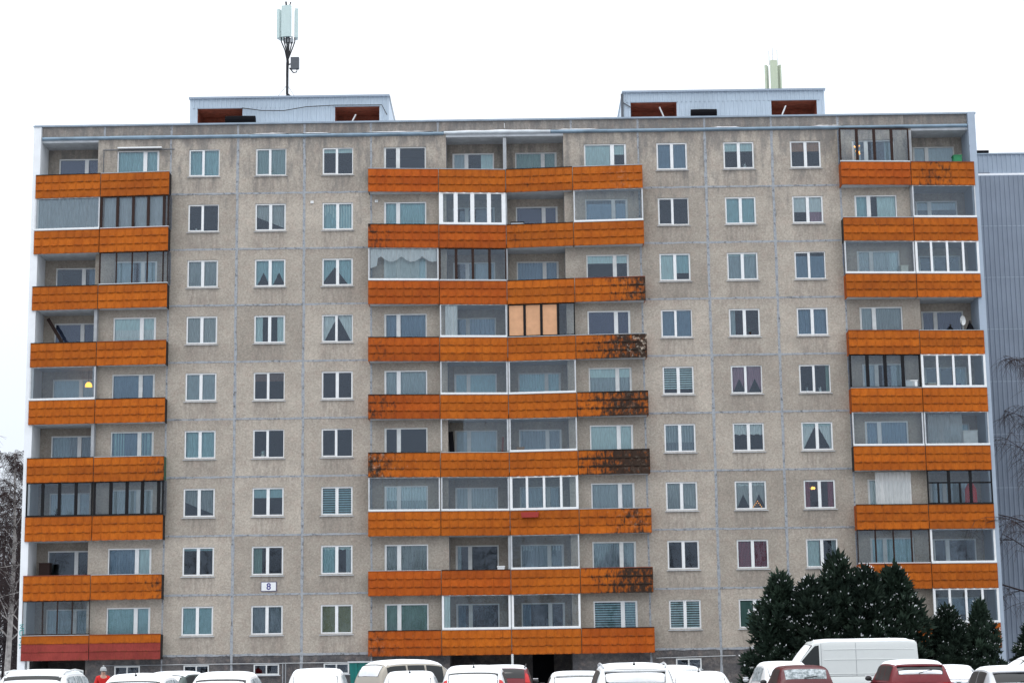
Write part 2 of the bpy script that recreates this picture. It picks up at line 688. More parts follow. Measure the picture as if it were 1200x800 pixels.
def panel_mesh(w, z0, z1, hole, depth=0.30, overhang=0.0):
    """concrete panel, local origin at floor level centre; hole=(x0,x1,z0,z1) or None"""
    b = MB()
    h = w / 2
    if hole is None:
        b.box(-h, h, 0, depth, z0, z1)
        return b
    a0, a1, c0, c1 = hole
    F = lambda y: [(-h, y, z0), (h, y, z0), (h, y, z1), (-h, y, z1), (a0, y, c0), (a1, y, c0), (a1, y, c1), (a0, y, c1)]
    fr = [(0, 1, 5, 4), (1, 2, 6, 5), (2, 3, 7, 6), (3, 0, 4, 7)]
    b.add(F(0), fr)
    b.add(F(depth), [tuple(reversed(f)) for f in fr])
    o = len(b.v) - 16
    for i, j in ((4, 5), (5, 6), (6, 7), (7, 4)):
        b.f.append((o + i, o + j, o + 8 + j, o + 8 + i))
        b.mi.append(0)
    for i, j in ((0, 1), (1, 2), (2, 3), (3, 0)):
        b.f.append((o + j, o + i, o + 8 + i, o + 8 + j))
        b.mi.append(0)
    return b


ME = {}
JW = 0.022
ME['panel'] = panel_mesh(W - JW, 0.012, HS - 0.012, (-0.73, 0.73, 0.87, 2.19)).mesh('wall_panel', 'concrete')
ME['panel_top'] = panel_mesh(W - JW, 0.012, 2.735, (-0.73, 0.73, 0.87, 2.19)).mesh('wall_panel', 'concrete')

# --- window meshes (local: x centred, y=0 the wall face, z from floor level)
def frame_small(kind):
    b = MB()
    x0, x1, z0, z1 = -0.73, 0.73, 0.87, 2.19
    y0, y1 = 0.050, 0.115
    t = 0.046
    b.box(x0, x1, y0, y1, z1 - t, z1)
    b.box(x0, x1, y0, y1, z0, z0 + t)
    b.box(x0, x0 + t, y0, y1, z0 + t, z1 - t)
    b.box(x1 - t, x1, y0, y1, z0 + t, z1 - t)
    mx = 0.0 if kind != 'b' else -0.03
    b.box(mx - 0.040, mx + 0.040, y0, y1, z0 + t, z1 - t)
    s = 0.038
    ya, yb = y0 - 0.012, y1 - 0.012
    sashes = [(x0 + t - 0.012, mx - 0.033)] + ([(mx + 0.033, x1 - t + 0.012)] if kind != 'b' else [])
    for a, c in sashes:
        za, zc = z0 + t - 0.012, z1 - t + 0.012
        b.box(a, c, ya, yb, zc - s, zc)
        b.box(a, c, ya, yb, za, za + s)
        b.box(a, a + s, ya, yb, za + s, zc - s)
        b.box(c - s, c, ya, yb, za + s, zc - s)
    return b


for k in 'ab':
    ME['frame_' + k] = frame_small(k).mesh('frame', 'pvc')
ME['pane_s'] = MB().box(-0.33, 0.33, 0.070, 0.076, 0.91, 2.15).mesh('pane', 'glass')
ME['sill_s'] = MB().add([(-0.79, -0.065, 0.825), (0.79, -0.065, 0.825), (0.79, 0.11, 0.868), (-0.79, 0.11, 0.868),
                         (-0.79, -0.065, 0.805), (0.79, -0.065, 0.805), (0.79, 0.11, 0.845), (-0.79, 0.11, 0.845)],
                        [(0, 1, 2, 3), (4, 7, 6, 5), (0, 4, 5, 1), (1, 5, 6, 2), (2, 6, 7, 3), (3, 7, 4, 0)]
                        ).mesh('sill', 'sill_metal')


def room_mesh(mat, w, d=3.4):
    b = MB()
    h = w / 2
    y0, y1, z0, z1 = 0.305, d, 0.02, 2.55
    b.quad((-h, y1, z0), (h, y1, z0), (h, y1, z1), (-h, y1, z1))
    b.quad((-h, y0, z0), (-h, y1, z0), (-h, y1, z1), (-h, y0, z1))
    b.quad((h, y1, z0), (h, y0, z0), (h, y0, z1), (h, y1, z1))
    b.quad((-h, y0, z0), (h, y0, z0), (h, y1, z0), (-h, y1, z0))
    b.quad((-h, y1, z1), (h, y1, z1), (h, y0, z1), (-h, y0, z1))
    return b.mesh('room', mat)


for k in 'abc':
    ME['room_' + k] = room_mesh('room_' + k, W - 0.05)
ME['room_maroon'] = room_mesh('room_maroon', W - 0.05)

CURT_CACHE = {}


def curtain(parent, col, x0, x1, z0, z1, y=0.20, folds=True, bottom=None, net=False, left=None, amp=0.032):
    """hanging cloth between x0..x1, top z1; bottom(u)->z gives its lower hem"""
    n = max(6, int((x1 - x0) / (0.03 if folds else 0.06)))
    rows = []
    per = 0.11 + 0.03 * rng.random()
    ph = rng.random() * 6
    for k in range(5):
        r = []
        for i in range(n + 1):
            u = i / n
            x = x0 + (x1 - x0) * u
            zb = bottom(u) if bottom else z0
            z = z1 + (zb - z1) * k / 4
            yy = y + (amp * math.sin(x / per * 2 * math.pi + ph + 0.5 * math.sin(3 * x)) * (0.5 + 0.5 * k / 4) if folds else 0)
            r.append((x, yy, z))
        rows.append(r)
    return MB().grid(rows).build('curtain' if folds else 'blind', ('net_' if net else 'cloth_') + col, parent, smooth=True)


def zebra(parent, col, x0, x1, z0, z1, y=0.17, s=0.062):
    b = MB()
    z = z1
    while z > z0:
        b.box(x0, x1, y, y + 0.004, max(z0, z - s), z)
        z -= s * 1.75
    return b.build('slat_blind', 'cloth_' + col, parent)


def dress(parent, spec, x0, x1, z0, z1):
    """curtains and blinds behind one window; spec is a list of small tuples"""
    w = x1 - x0
    h = z1 - z0
    e = 0.05
    for s in spec:
        k = s[0]
        c = s[1] if len(s) > 1 else 'white'
        a = s[2] if len(s) > 2 else 1.0
        if k == 'F':        # full folded curtain
            curtain(parent, c, x0 - e, x1 + e, z0 - 0.05, z1 + e)
        elif k == 'N':      # full net
            curtain(parent, c, x0 - e, x1 + e, z0 - 0.05, z1 + e, net=True, y=0.16)
        elif k == 'B':      # roller blind, share a of the height
            curtain(parent, c, x0 - e, x1 + e, z1 - h * a, z1 + e, y=0.155, folds=False)
        elif k == 'BL':     # blind only before the left share
            curtain(parent, c, x0 - e, x0 + w * s[3], z1 - h * a, z1 + e, y=0.158, folds=False)
        elif k == 'BR':
            curtain(parent, c, x0 + w * s[3], x1 + e, z1 - h * a, z1 + e, y=0.162, folds=False)
        elif k == 'D':      # drapes pulled to both sides
            curtain(parent, c, x0 - e, x0 + w * a, z0 - 0.05, z1 + e)
            curtain(parent, c, x1 - w * a, x1 + e, z0 - 0.05, z1 + e)
        elif k == 'DL':
            curtain(parent, c, x0 - e, x0 + w * a, z0 - 0.05, z1 + e, y=0.22)
        elif k == 'DR':
            curtain(parent, c, x1 - w * a, x1 + e, z0 - 0.05, z1 + e, y=0.22)
        elif k == 'A':      # tied back: clear triangle with its tip on top
            curtain(parent, c, x0 - e, x0 + w * 0.49, 0, z1 + e, bottom=lambda u: z0 - 0.05 + (h * 1.0) * max(0, (u - .12) / .88) ** 0.9)
            curtain(parent, c, x1 - w * 0.49, x1 + e, 0, z1 + e, bottom=lambda u: z0 - 0.05 + (h * 1.0) * max(0, (.88 - u) / .88) ** 0.9)
        elif k == 'S':      # swagged hem, low at the sides and high over the middle of each sash
            curtain(parent, c, x0 - e, x1 + e, 0, z1 + e, net=(a < 1),
                    bottom=lambda u: z0 + h * (0.05 + 0.50 * max(0, 1 - abs((u * 2) % 1 - 0.55) * 2.6)))
        elif k == 'P':      # one peak over the whole window
            curtain(parent, c, x0 - e, x1 + e, 0, z1 + e, bottom=lambda u: z0 + h * (0.0 + 0.72 * max(0, 1 - abs(u - a) * 2.2)))
        elif k == 'L':      # lace valance with scallops
            curtain(parent, c, x0 - e, x1 + e, 0, z1 + e, y=0.18, net=False,
                    bottom=lambda u: z1 - h * a + 0.05 * abs(math.sin(u * 14)))
        elif k == 'Z':
            zebra(parent, c, x0 - e, x1 + e, z1 - h * a, z1 + e)
        elif k == 'ZL':     # net with a slanting lace hem
            curtain(parent, c, x0 - e, x1 + e, 0, z1 + e, y=0.19, net=True, bottom=lambda u: z0 + h * (0.55 - 0.5 * u))


# ---- small windows: what hangs behind the glass, [row 9 .. row 1][column 1..6]
SW = [
    [[('F', 'teal')], [('N', 'teal'), ('F', 'green')], [('B', 'pale', .15)], [('B', 'blue', 1.1)], [('B', 'pale', .32)], [('B', 'peach', .36)]],
    [[], [('ZL', 'white')], [('F', 'teal'), ('P', 'pale', .2)], [], [('B', 'teal', 1.1)], [('B', 'white', .58), ('DR', 'pink', .42)]],
    [[('N', 'grey'), ('S', 'grey', .5)], [('S', 'teal')], [('P', 'teal', .4)], [('BL', 'pale', 1.1, .47), ('BR', 'teal', .72, .53)], [('F', 'grey'), ('B', 'pale', .08)], [('B', 'blue', 1.1), ('B', 'pale', .12)]],
    [[('N', 'white')], [('D', 'pale', .25)], [('A', 'white')], [('B', 'blue', 1.1)], [('DL', 'grey', .2)], [('F', 'blue')]],
    [[('L', 'pale', .36), ('B', 'grey', 1.1)], [('B', 'brown', .3)], [], [('Z', 'pale', .82)], [('S', 'pink')], [('DR', 'green', .1)]],
    [[('F', 'teal')], [], [], [('B', 'grey', .66), ('N', 'blue')], [('L', 'white', .42)], [('B', 'pale', .1), ('A', 'white')]],
    [[('ZL', 'grey')], [('B', 'teal', .34)], [('Z', 'teal', 1.05)], [('N', 'grey'), ('ZL', 'white')], [('L', 'white', .15), ('S', 'white', .5)], [('D', 'maroon', .2)]],
    [[('B', 'teal', .09)], [('DL', 'green', .3)], [('DL', 'teal', .45), ('L', 'pale', .14), ('DR', 'grey', .2)], [], [('F', 'maroon')], [('DL', 'pale', .44), ('DR', 'grey', .15)]],
    [[('B', 'teal', 1.1)], [('N', 'blue')], [('B', 'khaki', 1.1)], [('Z', 'pale', 1.05)], [('B', 'green', 1.1)], []],  # blue net in the second window stands in for a pane reflection
]
COLS = [2, 3, 4, 9, 10, 11]
frames_b = {(8, 0), (8, 1), (8, 2), (7, 0), (7, 3), (4, 5), (4, 4), (5, 2), (3, 1), (3, 2), (6, 5), (5, 3), (4, 1)}
for ri in range(9):
    fl = 8 - ri
    z = Z0 + HS * fl
    for ci, c in enumerate(COLS):
        x = bx(c) + W / 2
        place('wall_panel', ME['panel_top' if fl == 8 else 'panel'], BLD, (x, rng.uniform(-.006, .006), z))
        wd = empty('window', (x, 0, z), BLD)
        kb = (fl, ci) in frames_b
        place('frame', ME['frame_b' if kb else 'frame_a'], wd)
        o = place('pane', ME['pane_s'], wd, (-0.34, 0, 0))
        o.rotation_euler = (rng.uniform(-.004, .004), 0, rng.uniform(-.006, .006))
        o = place('pane', ME['pane_s'], wd, (0.34, 0, 0))
        o.rotation_euler = (rng.uniform(-.004, .004), 0, rng.uniform(-.006, .006))
        place('sill', ME['sill_s'], wd)
        place('room', ME['room_maroon'] if (fl, ci) in ((2, 5), (5, 4)) else ME['room_' + rng.choice('abc')], wd)
        dress(wd, SW[ri][ci], -0.68, 0.68, 0.92, 2.14)

# ---- balcony bays: wall with door + window
NF = 0.02


def bay_frame(flip, mat):
    """narrow door left, wide window right (flip mirrors); returns (frame, apron, panes)"""
    b = MB()
    s = -1 if flip else 1
    xd0, xd1, xw1 = -1.005, -0.315, 1.005      # door | window
    z0, zs, z1 = 0.10, 0.80, 2.18
    y0, y1 = 0.05, 0.115

    def bb(a, c, za, zc, dy=0.0):
        a, c = (a, c) if s > 0 else (-c, -a)
        b.box(a, c, y0 - dy, y1 - dy, za, zc)
    t = 0.06
    bb(xd0, xw1, z1 - t, z1)
    bb(xd0, xd0 + t, z0, z1 - t)
    bb(xw1 - t, xw1, zs, z1 - t)
    bb(xd1 - 0.075, xd1 + 0.075, z0, z1 - t, 0.006)
    bb(xd0 + t, xd1 - 0.075, z0, z0 + 0.09)
    bb(xd0 + t, xd1 - 0.075, zs - 0.02, zs + 0.05)
    bb(xd1 + 0.075, xw1 - t, zs, zs + 0.07)
    k = 0.035
    bb(xd0 + t, xd0 + t + k, zs + 0.05, z1 - t, 0.01)
    bb(xd1 - 0.075 - k, xd1 - 0.075, zs + 0.05, z1 - t, 0.01)
    return b


def sgn_box(flip, a, c, y0, y1, z0, z1):
    if flip:
        a, c = -c, -a
    return MB().box(a, c, y0, y1, z0, z1)


for fl_ in (0, 1):
    ME['bframe%d' % fl_] = bay_frame(fl_, 'pvc').mesh('frame', 'pvc')
    ME['bframe_old%d' % fl_] = bay_frame(fl_, 'pvc_old').mesh('frame', 'pvc_old')
    ME['bpd%d' % fl_] = sgn_box(fl_, -0.945, -0.39, 0.072, 0.078, 0.19, 2.12).mesh('pane', 'glass')
    ME['bpw%d' % fl_] = sgn_box(fl_, -0.24, 0.945, 0.072, 0.078, 0.87, 2.12).mesh('pane', 'glass')
    ME['bapron%d' % fl_] = sgn_box(fl_, -0.24, 1.004, 0.010, 0.26, 0.10, 0.80).mesh('apron', 'concrete')
# panels of outer bays (face y=0) and inner bays (recessed); hole from z=.10
ME['bpanel'] = panel_mesh(W - JW, 0.012, HS - 0.012, (-1.006, 1.006, 0.10, 2.181)).mesh('wall_panel', 'concrete')
ME['bpanel_top'] = panel_mesh(W - JW, 0.012, 2.735, (-1.006, 1.006, 0.10, 2.181)).mesh('wall_panel', 'concrete')

DEEP = 1.30
# bays: (index, key, recessed, flip(window left/door right))
BAYS = [(0, 'L1', 1, 1), (1, 'L2', 0, 1), (5, 'C1', 0, 0), (6, 'C2', 1, 0), (7, 'C3', 1, 1), (8, 'C4', 0, 1),
        (12, 'R1', 0, 0), (13, 'R2', 1, 0)]
WINX = {'L1': -20.6, 'L2': -17.5, 'C1': -4.765, 'C2': -1.535, 'C3': 1.50, 'C4': 4.795, 'R1': 17.575, 'R2': 20.75}
BW = {
    'L1': [[('B', 'mauve', 1.1)], [('F', 'grey')], [('DR', 'blue', .2)], [('B', 'mauve', 1.1)], [('B', 'grey', 1.1)], [('DL', 'teal', .4), ('N', 'blue')], [('F', 'grey')], [], [('F', 'grey')]],  # top-floor mauve blind stands in for a purple-blue reflection on the glass
    'L2': [[('F', 'teal')], [('N', 'white')], [('D', 'grey', .42)], [('B', 'pale', .42), ('L', 'white', 1.0)], [('B', 'blue', 1.1)], [('D', 'teal', .3), ('F', 'blue')], [('N', 'white')], [('F', 'blue'), ('BR', 'pale', 1.1, .7)], [('B', 'teal', 1.1)]],
    'C1': [[], [('F', 'teal')], [('F', 'pale')], [('F', 'blue')], [('F', 'grey')], [], [('B', 'white', .5), ('N', 'pale')], [('N', 'grey')], [('B', 'green', 1.1)]],
    'C2': [[('DR', 'pale', .3), ('BL', 'grey', 1.1, .35)], [], [('BR', 'grey', .8, .4)], [('F', 'blue')], [('B', 'teal', 1.1)], [('B', 'grey', 1.1)], [('N', 'white')], [('DL', 'grey', .1)], [('DL', 'blue', .2)]],
    'C3': [[('F', 'green')], [('B', 'mauve', 1.1)], [('F', 'blue')], [('F', 'blue')], [('F', 'teal')], [('N', 'blue')], [('N', 'grey')], [('L', 'white', .2), ('N', 'blue')], [('DL', 'blue', .2)]],
    'C4': [[('BL', 'pale', 1.1, .66), ('BR', 'pale', .36, .7)], [('B', 'pale', .12), ('B', 'blue', 1.1)], [('B', 'pale', .28)], [('B', 'mauve', 1.1)], [('B', 'pale', .32), ('F', 'grey')], [('B', 'pale', 1.1)], [('L', 'grey', .98)], [('A', 'pale'), ('N', 'blue')], [('Z', 'teal', .9), ('DR', 'blue', .3)]],
    'R1': [[('D', 'grey', .2)], [('DL', 'teal', .3), ('DR', 'pale', .45)], [('N', 'white'), ('DR', 'pale', .2)], [('N', 'grey'), ('DL', 'grey', .3)], [('D', 'grey', .3)], [('F', 'blue')], [('F', 'white')], [('F', 'teal')], []],
    'R2': [[('B', 'grey', 1.1)], [('B', 'grey', .3)], [], [('F', 'mauve')], [('DR', 'grey', .2)], [('F', 'teal')], [('F', 'grey')], [], [('B', 'blue', .6)]],
}
BWALL = {}
for bi, key, rec, flip in BAYS:
    for ri in range(9):
        fl = 8 - ri
        z = Z0 + HS * fl
        y = DEEP if rec else 0.0
        xc = bx(bi) + W / 2
        if rec:
            # recessed panel reaches between the loggia cheeks; hole placed under the window centre
            x0 = {'L1': -XE, 'C2': -2.80, 'C3': 0.085, 'R2': 19.42}[key]
            x1 = {'L1': -19.42, 'C2': -0.085, 'C3': 2.80, 'R2': XE}[key]
            k = ('rp', key)
            if k not in ME:
                hx = WINX[key]
                cx = (x0 + x1) / 2
                ME[k] = panel_mesh(x1 - x0, 0.012, HS - 0.012, (hx - cx - 1.006, hx - cx + 1.006, 0.10, 2.181)).mesh('wall_panel', 'concrete')
            place('wall_panel', ME[k], BLD, ((x0 + x1) / 2, y, z))
        else:
            ext = {'L2': (-19.42, -15.946), 'C1': (bx(5) + .011, -2.80), 'C4': (2.80, bx(9) - .011), 'R1': (15.946, 19.42)}[key]
            k = ('op', key, fl == 8)
            if k not in ME:
                hx = WINX[key]
                cx = (ext[0] + ext[1]) / 2
                ME[k] = panel_mesh(ext[1] - ext[0], 0.012, 2.735 if fl == 8 else HS - 0.012,
                                   (hx - cx - 1.006, hx - cx + 1.006, 0.10, 2.181)).mesh('wall_panel', 'concrete')
            place('wall_panel', ME[k], BLD, ((ext[0] + ext[1]) / 2, 0, z))
        wd = empty('balcony_window', (WINX[key], y, z), BLD)
        old = rng.random() < .3
        place('frame', ME[('bframe_old%d' if old else 'bframe%d') % flip], wd)
        place('pane', ME['bpd%d' % flip], wd).rotation_euler = (rng.uniform(-.004, .004), 0, rng.uniform(-.005, .005))
        place('pane', ME['bpw%d' % flip], wd).rotation_euler = (rng.uniform(-.004, .004), 0, rng.uniform(-.005, .005))
        place('apron', ME['bapron%d' % flip], wd)
        place('room', ME['room_' + rng.choice('abc')], wd, (0, 0.0, 0))
        dress(wd, BW[key][ri], -0.93, 0.93, 0.90, 2.12)

# cheek walls and the middle partition of the loggias, and end walls
for x0, x1 in ((-2.80 - 0.30, -2.80), (2.80, 3.10), (-19.42, -19.12), (19.12, 19.42)):
    MB().box(x0, x1, 0.305, DEEP + 0.3, Z0, Z0 + 9 * HS).build('cheek_wall', 'loggia_wall', BLD)
for k in range(9):
    MB().box(-0.08, 0.08, -0.06, DEEP, Z0 + k * HS + 0.02, Z0 + (k + 1) * HS - 0.16).build('partition', 'loggia_wall', BLD)
# slender partitions seen at the outer corner bays
for x, ks in ((-19.27, (5, 4, 3)), (19.27, (8, 7, 6, 3))):
    for k in ks:
        MB().box(x - 0.07, x + 0.07, -0.34, -0.004, Z0 + k * HS + 0.02, Z0 + (k + 1) * HS - 0.16).build('partition', 'loggia_wall', BLD)

# ---- sealed joints between panels
def ragged(horizontal, a0, a1, c, wd, y, name, mat='sealant'):
    n = max(4, int(abs(a1 - a0) / 0.14))
    lo, hi = [], []
    for i in range(n + 1):
        t = a0 + (a1 - a0) * i / n
        j = wd * (0.5 + 0.22 * noise.noise(Vector((t * 1.7, c * 3.1, 0))) + rng.uniform(-.10, .10))
        k = wd * (0.5 + 0.22 * noise.noise(Vector((t * 1.7, c * 3.1, 7))) + rng.uniform(-.10, .10))
        if horizontal:
            lo.append((t, y, c - j))
            hi.append((t, y, c + k))
        else:
            lo.append((c - j, y, t))
            hi.append((c + k, y, t))
    b = MB()
    b.grid([lo, hi] if horizontal else [hi, lo])
    # a thin skin with real edges
    b.grid([[(p[0], y + 0.02, p[2]) for p in hi], hi] if horizontal else [[(p[0], y + 0.02, p[2]) for p in lo], lo])
    return b.build(name, mat, BLD)


for i in (2, 3, 4, 5, 9, 10, 11, 12):
    ragged(False, 0.55, Z0 + 8 * HS + 2.72, bx(i), 0.120 if i in (3, 4, 10, 11) else 0.085, -0.010, 'joint_sealant')
for k in range(1, 9):
    for i0, i1 in ((2, 5), (9, 12)):
        ragged(True, bx(i0), bx(i1), Z0 + k * HS, 0.084, -0.0085, 'joint_sealant')
for i0, i1 in ((2, 5), (9, 12)):
    ragged(True, bx(i0), bx(i1), Z0 - 0.03, 0.10, -0.0085, 'joint_sealant')

# ---- plinth with basement windows
ME['bw_frame'] = None


def basement(x):
    wd = empty('basement_window', (x, 0.0, 0), BLD)
    b = MB()
    for a, c, za, zc in ((-.58, .58, 1.74, 1.80), (-.58, .58, 1.32, 1.38), (-.58, -.52, 1.38, 1.74), (.52, .58, 1.38, 1.74), (-.03, .03, 1.38, 1.74)):
        b.box(a, c, -0.02, 0.06, za, zc)
    b.build('frame', 'pvc_old', wd)
    MB().box(-.52, .52, 0.02, 0.03, 1.38, 1.74).build('pane', 'glass', wd)
    MB().box(-.64, .64, -0.07, 0.05, 1.27, 1.318).build('sill', 'sill_metal', wd)
    place('room', ME['bm_room'], wd)


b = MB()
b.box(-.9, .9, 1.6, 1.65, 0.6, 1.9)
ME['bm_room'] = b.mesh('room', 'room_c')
for i in (1, 2, 3, 4, 5, 8, 9, 10, 11, 12):
    x0, x1 = bx(i) + 0.01, bx(i + 1) - 0.01
    if i in (1, 12):
        x0, x1 = ((-19.42, x1) if i == 1 else (x0, 19.42))
    if i in (5, 8):
        x0, x1 = ((x0, -2.80) if i == 5 else (2.80, x1))
    cx = (x0 + x1) / 2
    wx = {1: -17.5, 2: -14.35, 3: bx(3) + W / 2, 4: bx(4) + W / 2, 9: bx(9) + W / 2 + .1, 10: bx(10) + W / 2, 11: bx(11) + W / 2}.get(i)
    hole = None if wx is None else (wx - cx - .58, wx - cx + .58, 1.32, 1.80)
    panel_mesh(x1 - x0, -0.3, Z0 - 0.012, hole).build('plinth_panel', 'plinth', BLD, (cx, 0.012, 0))
    if wx is not None:
        basement(wx)
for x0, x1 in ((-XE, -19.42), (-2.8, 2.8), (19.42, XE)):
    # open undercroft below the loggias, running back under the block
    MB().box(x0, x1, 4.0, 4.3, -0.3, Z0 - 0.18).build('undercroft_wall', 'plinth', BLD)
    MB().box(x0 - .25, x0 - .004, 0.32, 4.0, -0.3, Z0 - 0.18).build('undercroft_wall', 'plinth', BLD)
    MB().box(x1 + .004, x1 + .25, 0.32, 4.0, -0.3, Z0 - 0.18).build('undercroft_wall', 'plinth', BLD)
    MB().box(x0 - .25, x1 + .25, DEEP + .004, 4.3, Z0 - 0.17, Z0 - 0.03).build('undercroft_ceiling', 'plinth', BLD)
# entrance door in the shade under the loggias
dr = empty('entrance_door', (1.5, 3.97, 0), BLD)
MB().box(-.5, .5, -0.02, 0.015, 0.1, 2.1).build('door_leaf', 'black_stuff', dr)
MB().box(.36, .42, -0.08, -0.022, 0.95, 1.15).build('handle', 'steel', dr)
MB().tube([(0.05, -0.22, 0), (0.05, -0.22, Z0 - .15)], 0.055, 8).build('post', 'pvc_old', BLD)
MB().tube([(-21.95, -0.22, 0), (-21.95, -0.22, Z0 - .15)], 0.05, 8).build('post', 'pvc_old', BLD)
MB().tube([(21.9, -0.22, 0), (21.9, -0.22, Z0 - .15)], 0.05, 8).build('post', 'pvc_old', BLD)
# thin service pipe along the plinth
MB().tube([(-18.6, -0.05, 1.83), (-6.5, -0.05, 1.83)], 0.018, 5).build('service_pipe', 'steel', BLD)
MB().tube([(6.6, -0.05, 1.83), (10.2, -0.05, 1.90)], 0.018, 5).build('service_pipe', 'steel', BLD)

# ---- attic, coping, gutter, roof, back
ZA = Z0 + 8 * HS + 2.74      # 26.59
for i in range(14):
    x0, x1 = bx(i) + .008, bx(i + 1) - .008
    x0 = max(x0, -XE)
    x1 = min(x1, XE)
    MB().box(x0, x1, 0.02, 0.30, ZA + 0.005, 27.25).build('attic_panel', 'concrete_attic', BLD)
for i in (1, 2, 3, 4, 5, 6, 8, 9, 10, 11, 12):
    ragged(False, ZA + .1, 27.24, bx(i), 0.10, 0.012, 'joint_sealant')
for a, c in ((-XE - .38, -7.4), (-7.395, 7.4), (7.405, XE + .42)):
    MB().box(a, c, -0.07, 0.42, 27.252, 27.33).build('coping', 'coping', BLD)
# gutter in lengths, some pale with snow
gx = [-22.1, -18.9, -15.9, -12.2, -8.0, -2.9, 2.2, 4.9, 9.6, 14.1, 18.6, 22.1]
for i in range(len(gx) - 1):
    b = MB()
    a, c = gx[i] + .004, gx[i + 1] - .004
    dz = rng.uniform(-.02, .02)
    rows = []
    for yy, zz in ((0.018, .13), (-0.05, .135), (-.115, .10), (-.13, .04), (-.115, 0.0), (-.05, -.03), (0.018, -.03)):
        rows.append([(a, yy, ZA + .02 + zz + dz), ((a + c) / 2, yy, ZA + .02 + zz + dz + rng.uniform(-.015, .015)), (c, yy, ZA + .02 + zz + dz)])
    b.grid(rows)
    b.build('gutter', 'gutter_pale' if i in (5,) else 'gutter', BLD, smooth=True)
for a, c in ((-3.0, 2.1), (2.4, 4.6), (-12.1, -10.3), (-6.8, -3.4), (9.8, 11.4), (-9.7, -8.3), (14.6, 16.2)):
    n = 16
    rows = []
    for yy, hh in ((-.115, .0), (-.10, .05), (-.05, .07), (0.0, .05), (.015, .0)):
        rows.append([(a + (c - a) * j / n, yy, ZA + .15 + hh * min(1, 4 * min(j, n - j) / n) * (0.6 + .5 * noise.noise(Vector((a + j * .4, yy, 0))))) for j in range(n + 1)])
    MB().grid(rows).build('gutter_snow', 'snow', BLD, smooth=True)
MB().box(-XE, XE, 0.31, 12.0, 26.75, 26.95).build('roof_slab', 'roof_felt', BLD)
MB().box(-XE + .3, XE - .3, 0.5, 11.8, 26.952, 27.05).build('roof_snow', 'snow', BLD)
MB().box(-XE, XE, 11.9, 12.2, -0.3, 27.25).build('rear_wall', 'concrete_attic', BLD)
# roof overhang above the top loggias
for x0, x1 in ((-XE, -19.42), (-2.80, 2.80), (19.42, XE)):
    MB().box(x0, x1, 0.0, DEEP + .3, ZA - 0.12, ZA + .004).build('loggia_ceiling', 'slab_white', BLD)
# end walls with insulation cladding
MB().box(-22.47, -22.125, -0.20, 12.2, 0.55, 27.20).build('end_wall', 'end_white', BLD)
MB().box(22.125, 22.46, -0.20, 12.2, 0.35, 27.30).build('end_wall', 'end_blue', BLD)
MB().box(-22.46, -22.12, -0.14, 12.2, -0.3, 0.548).build('end_wall_foot', 'concrete_attic', BLD)
MB().box(22.12, 22.5, -0.14, 12.2, -0.3, 0.348).build('end_wall_foot', 'concrete_attic', BLD)
MB().box(-22.50, -22.12, -0.24, 0.5, 27.205, 27.248).build('end_flashing', 'coping', BLD)
# teal scrawl sprayed on the left end wall
pts = []
for seg in ([(-.10, .95), (.06, 1.0), (-.08, .82), (.09, .80)], [(-.09, .70), (.08, .74), (.09, .52), (-.08, .50), (-.09, .68)],
            [(-.10, .36), (.10, .40)], [(.02, .42), (-.04, .16), (.10, .22)], [(-.12, .08), (.08, .02), (-.08, -.08)]):
    pts.append([(-22.30 + x, -0.206, 2.75 + z) for x, z in seg])
b = MB()
for s in pts:
    b.tube(s, 0.022, 4)
b.build('graffiti', 'teal_paint', BLD)

# ---- balconies
CORN = {'L1': ((-22.30, -.25), (-19.18, -.45)), 'L2': ((-19.15, -.45), (-15.87, -.68)),
        'C1': ((-6.47, -.66), (-3.165, -.40)), 'C2': ((-3.135, -.40), (0.01, -.12)),
        'C3': ((0.04, -.12), (3.185, -.43)), 'C4': ((3.215, -.43), (6.50, -.66)),
        'R1': ((15.87, -.70), (19.205, -.46)), 'R2': ((19.235, -.46), (22.28, -.25))}
RECX = {'L1': (-XE, -19.42), 'C2': (-2.80, -0.08), 'C3': (0.08, 2.80), 'R2': (19.42, XE)}
PZ0, PZ1 = -0.17, 0.95
GLZ = {  # row 9 .. row 1
    'L1': 'o g o o g o k o p'.split(), 'L2': 'a b d o o o k o o'.split(),
    'C1': 'o o g o o o g o o'.split(), 'C2': 'o w b g g t g o G'.split(),
    'C3': 'o o o P g g w g G'.split(), 'C4': 'o g o o o o o o o'.split(),
    'R1': 'b o g o k g o d o'.split(), 'R2': 'o g w o w g T G w'.split()}
MOSS = {  # (amount, where along, lime)
    ('C4', 8): (.30, 2.4, .12), ('C4', 6): (.85, 3.3, .15), ('C4', 5): (1.05, 3.1, .9), ('C4', 4): (1.0, 2.4, .12), ('C4', 3): (1.15, 2.7, .1),
    ('C4', 2): (.65, 2.6, .15), ('C4', 1): (.95, 2.7, 0), ('C3', 8): (.35, .9, 0), ('C3', 7): (.35, .5, 0), ('C2', 8): (.25, 2.4, 0),
    ('C1', 7): (.55, .2, 0), ('C1', 5): (.4, .5, 0), ('C1', 4): (.6, .2, 0), ('C1', 3): (.75, .1, .4), ('C1', 0): (.5, .3, .1),
    ('L2', 3): (.5, 3.2, 0), ('L2', 1): (.5, 3.2, 0), ('L2', 4): (.35, 3.0, 0), ('R2', 8): (.55, 1.3, 0), ('R1', 5): (.3, .5, 0),
    ('R2', 5): (.3, 2.0, 0), ('R2', 4): (.3, 2.0, 0), ('R1', 7): (.25, 1.5, 0), ('R1', 0): (.4, 3, 0), ('R2', 0): (.8, 1.5, .1),
    ('L1', 8): (.2, 1.0, 0), ('R1', 2): (.35, 1.2, 0)}
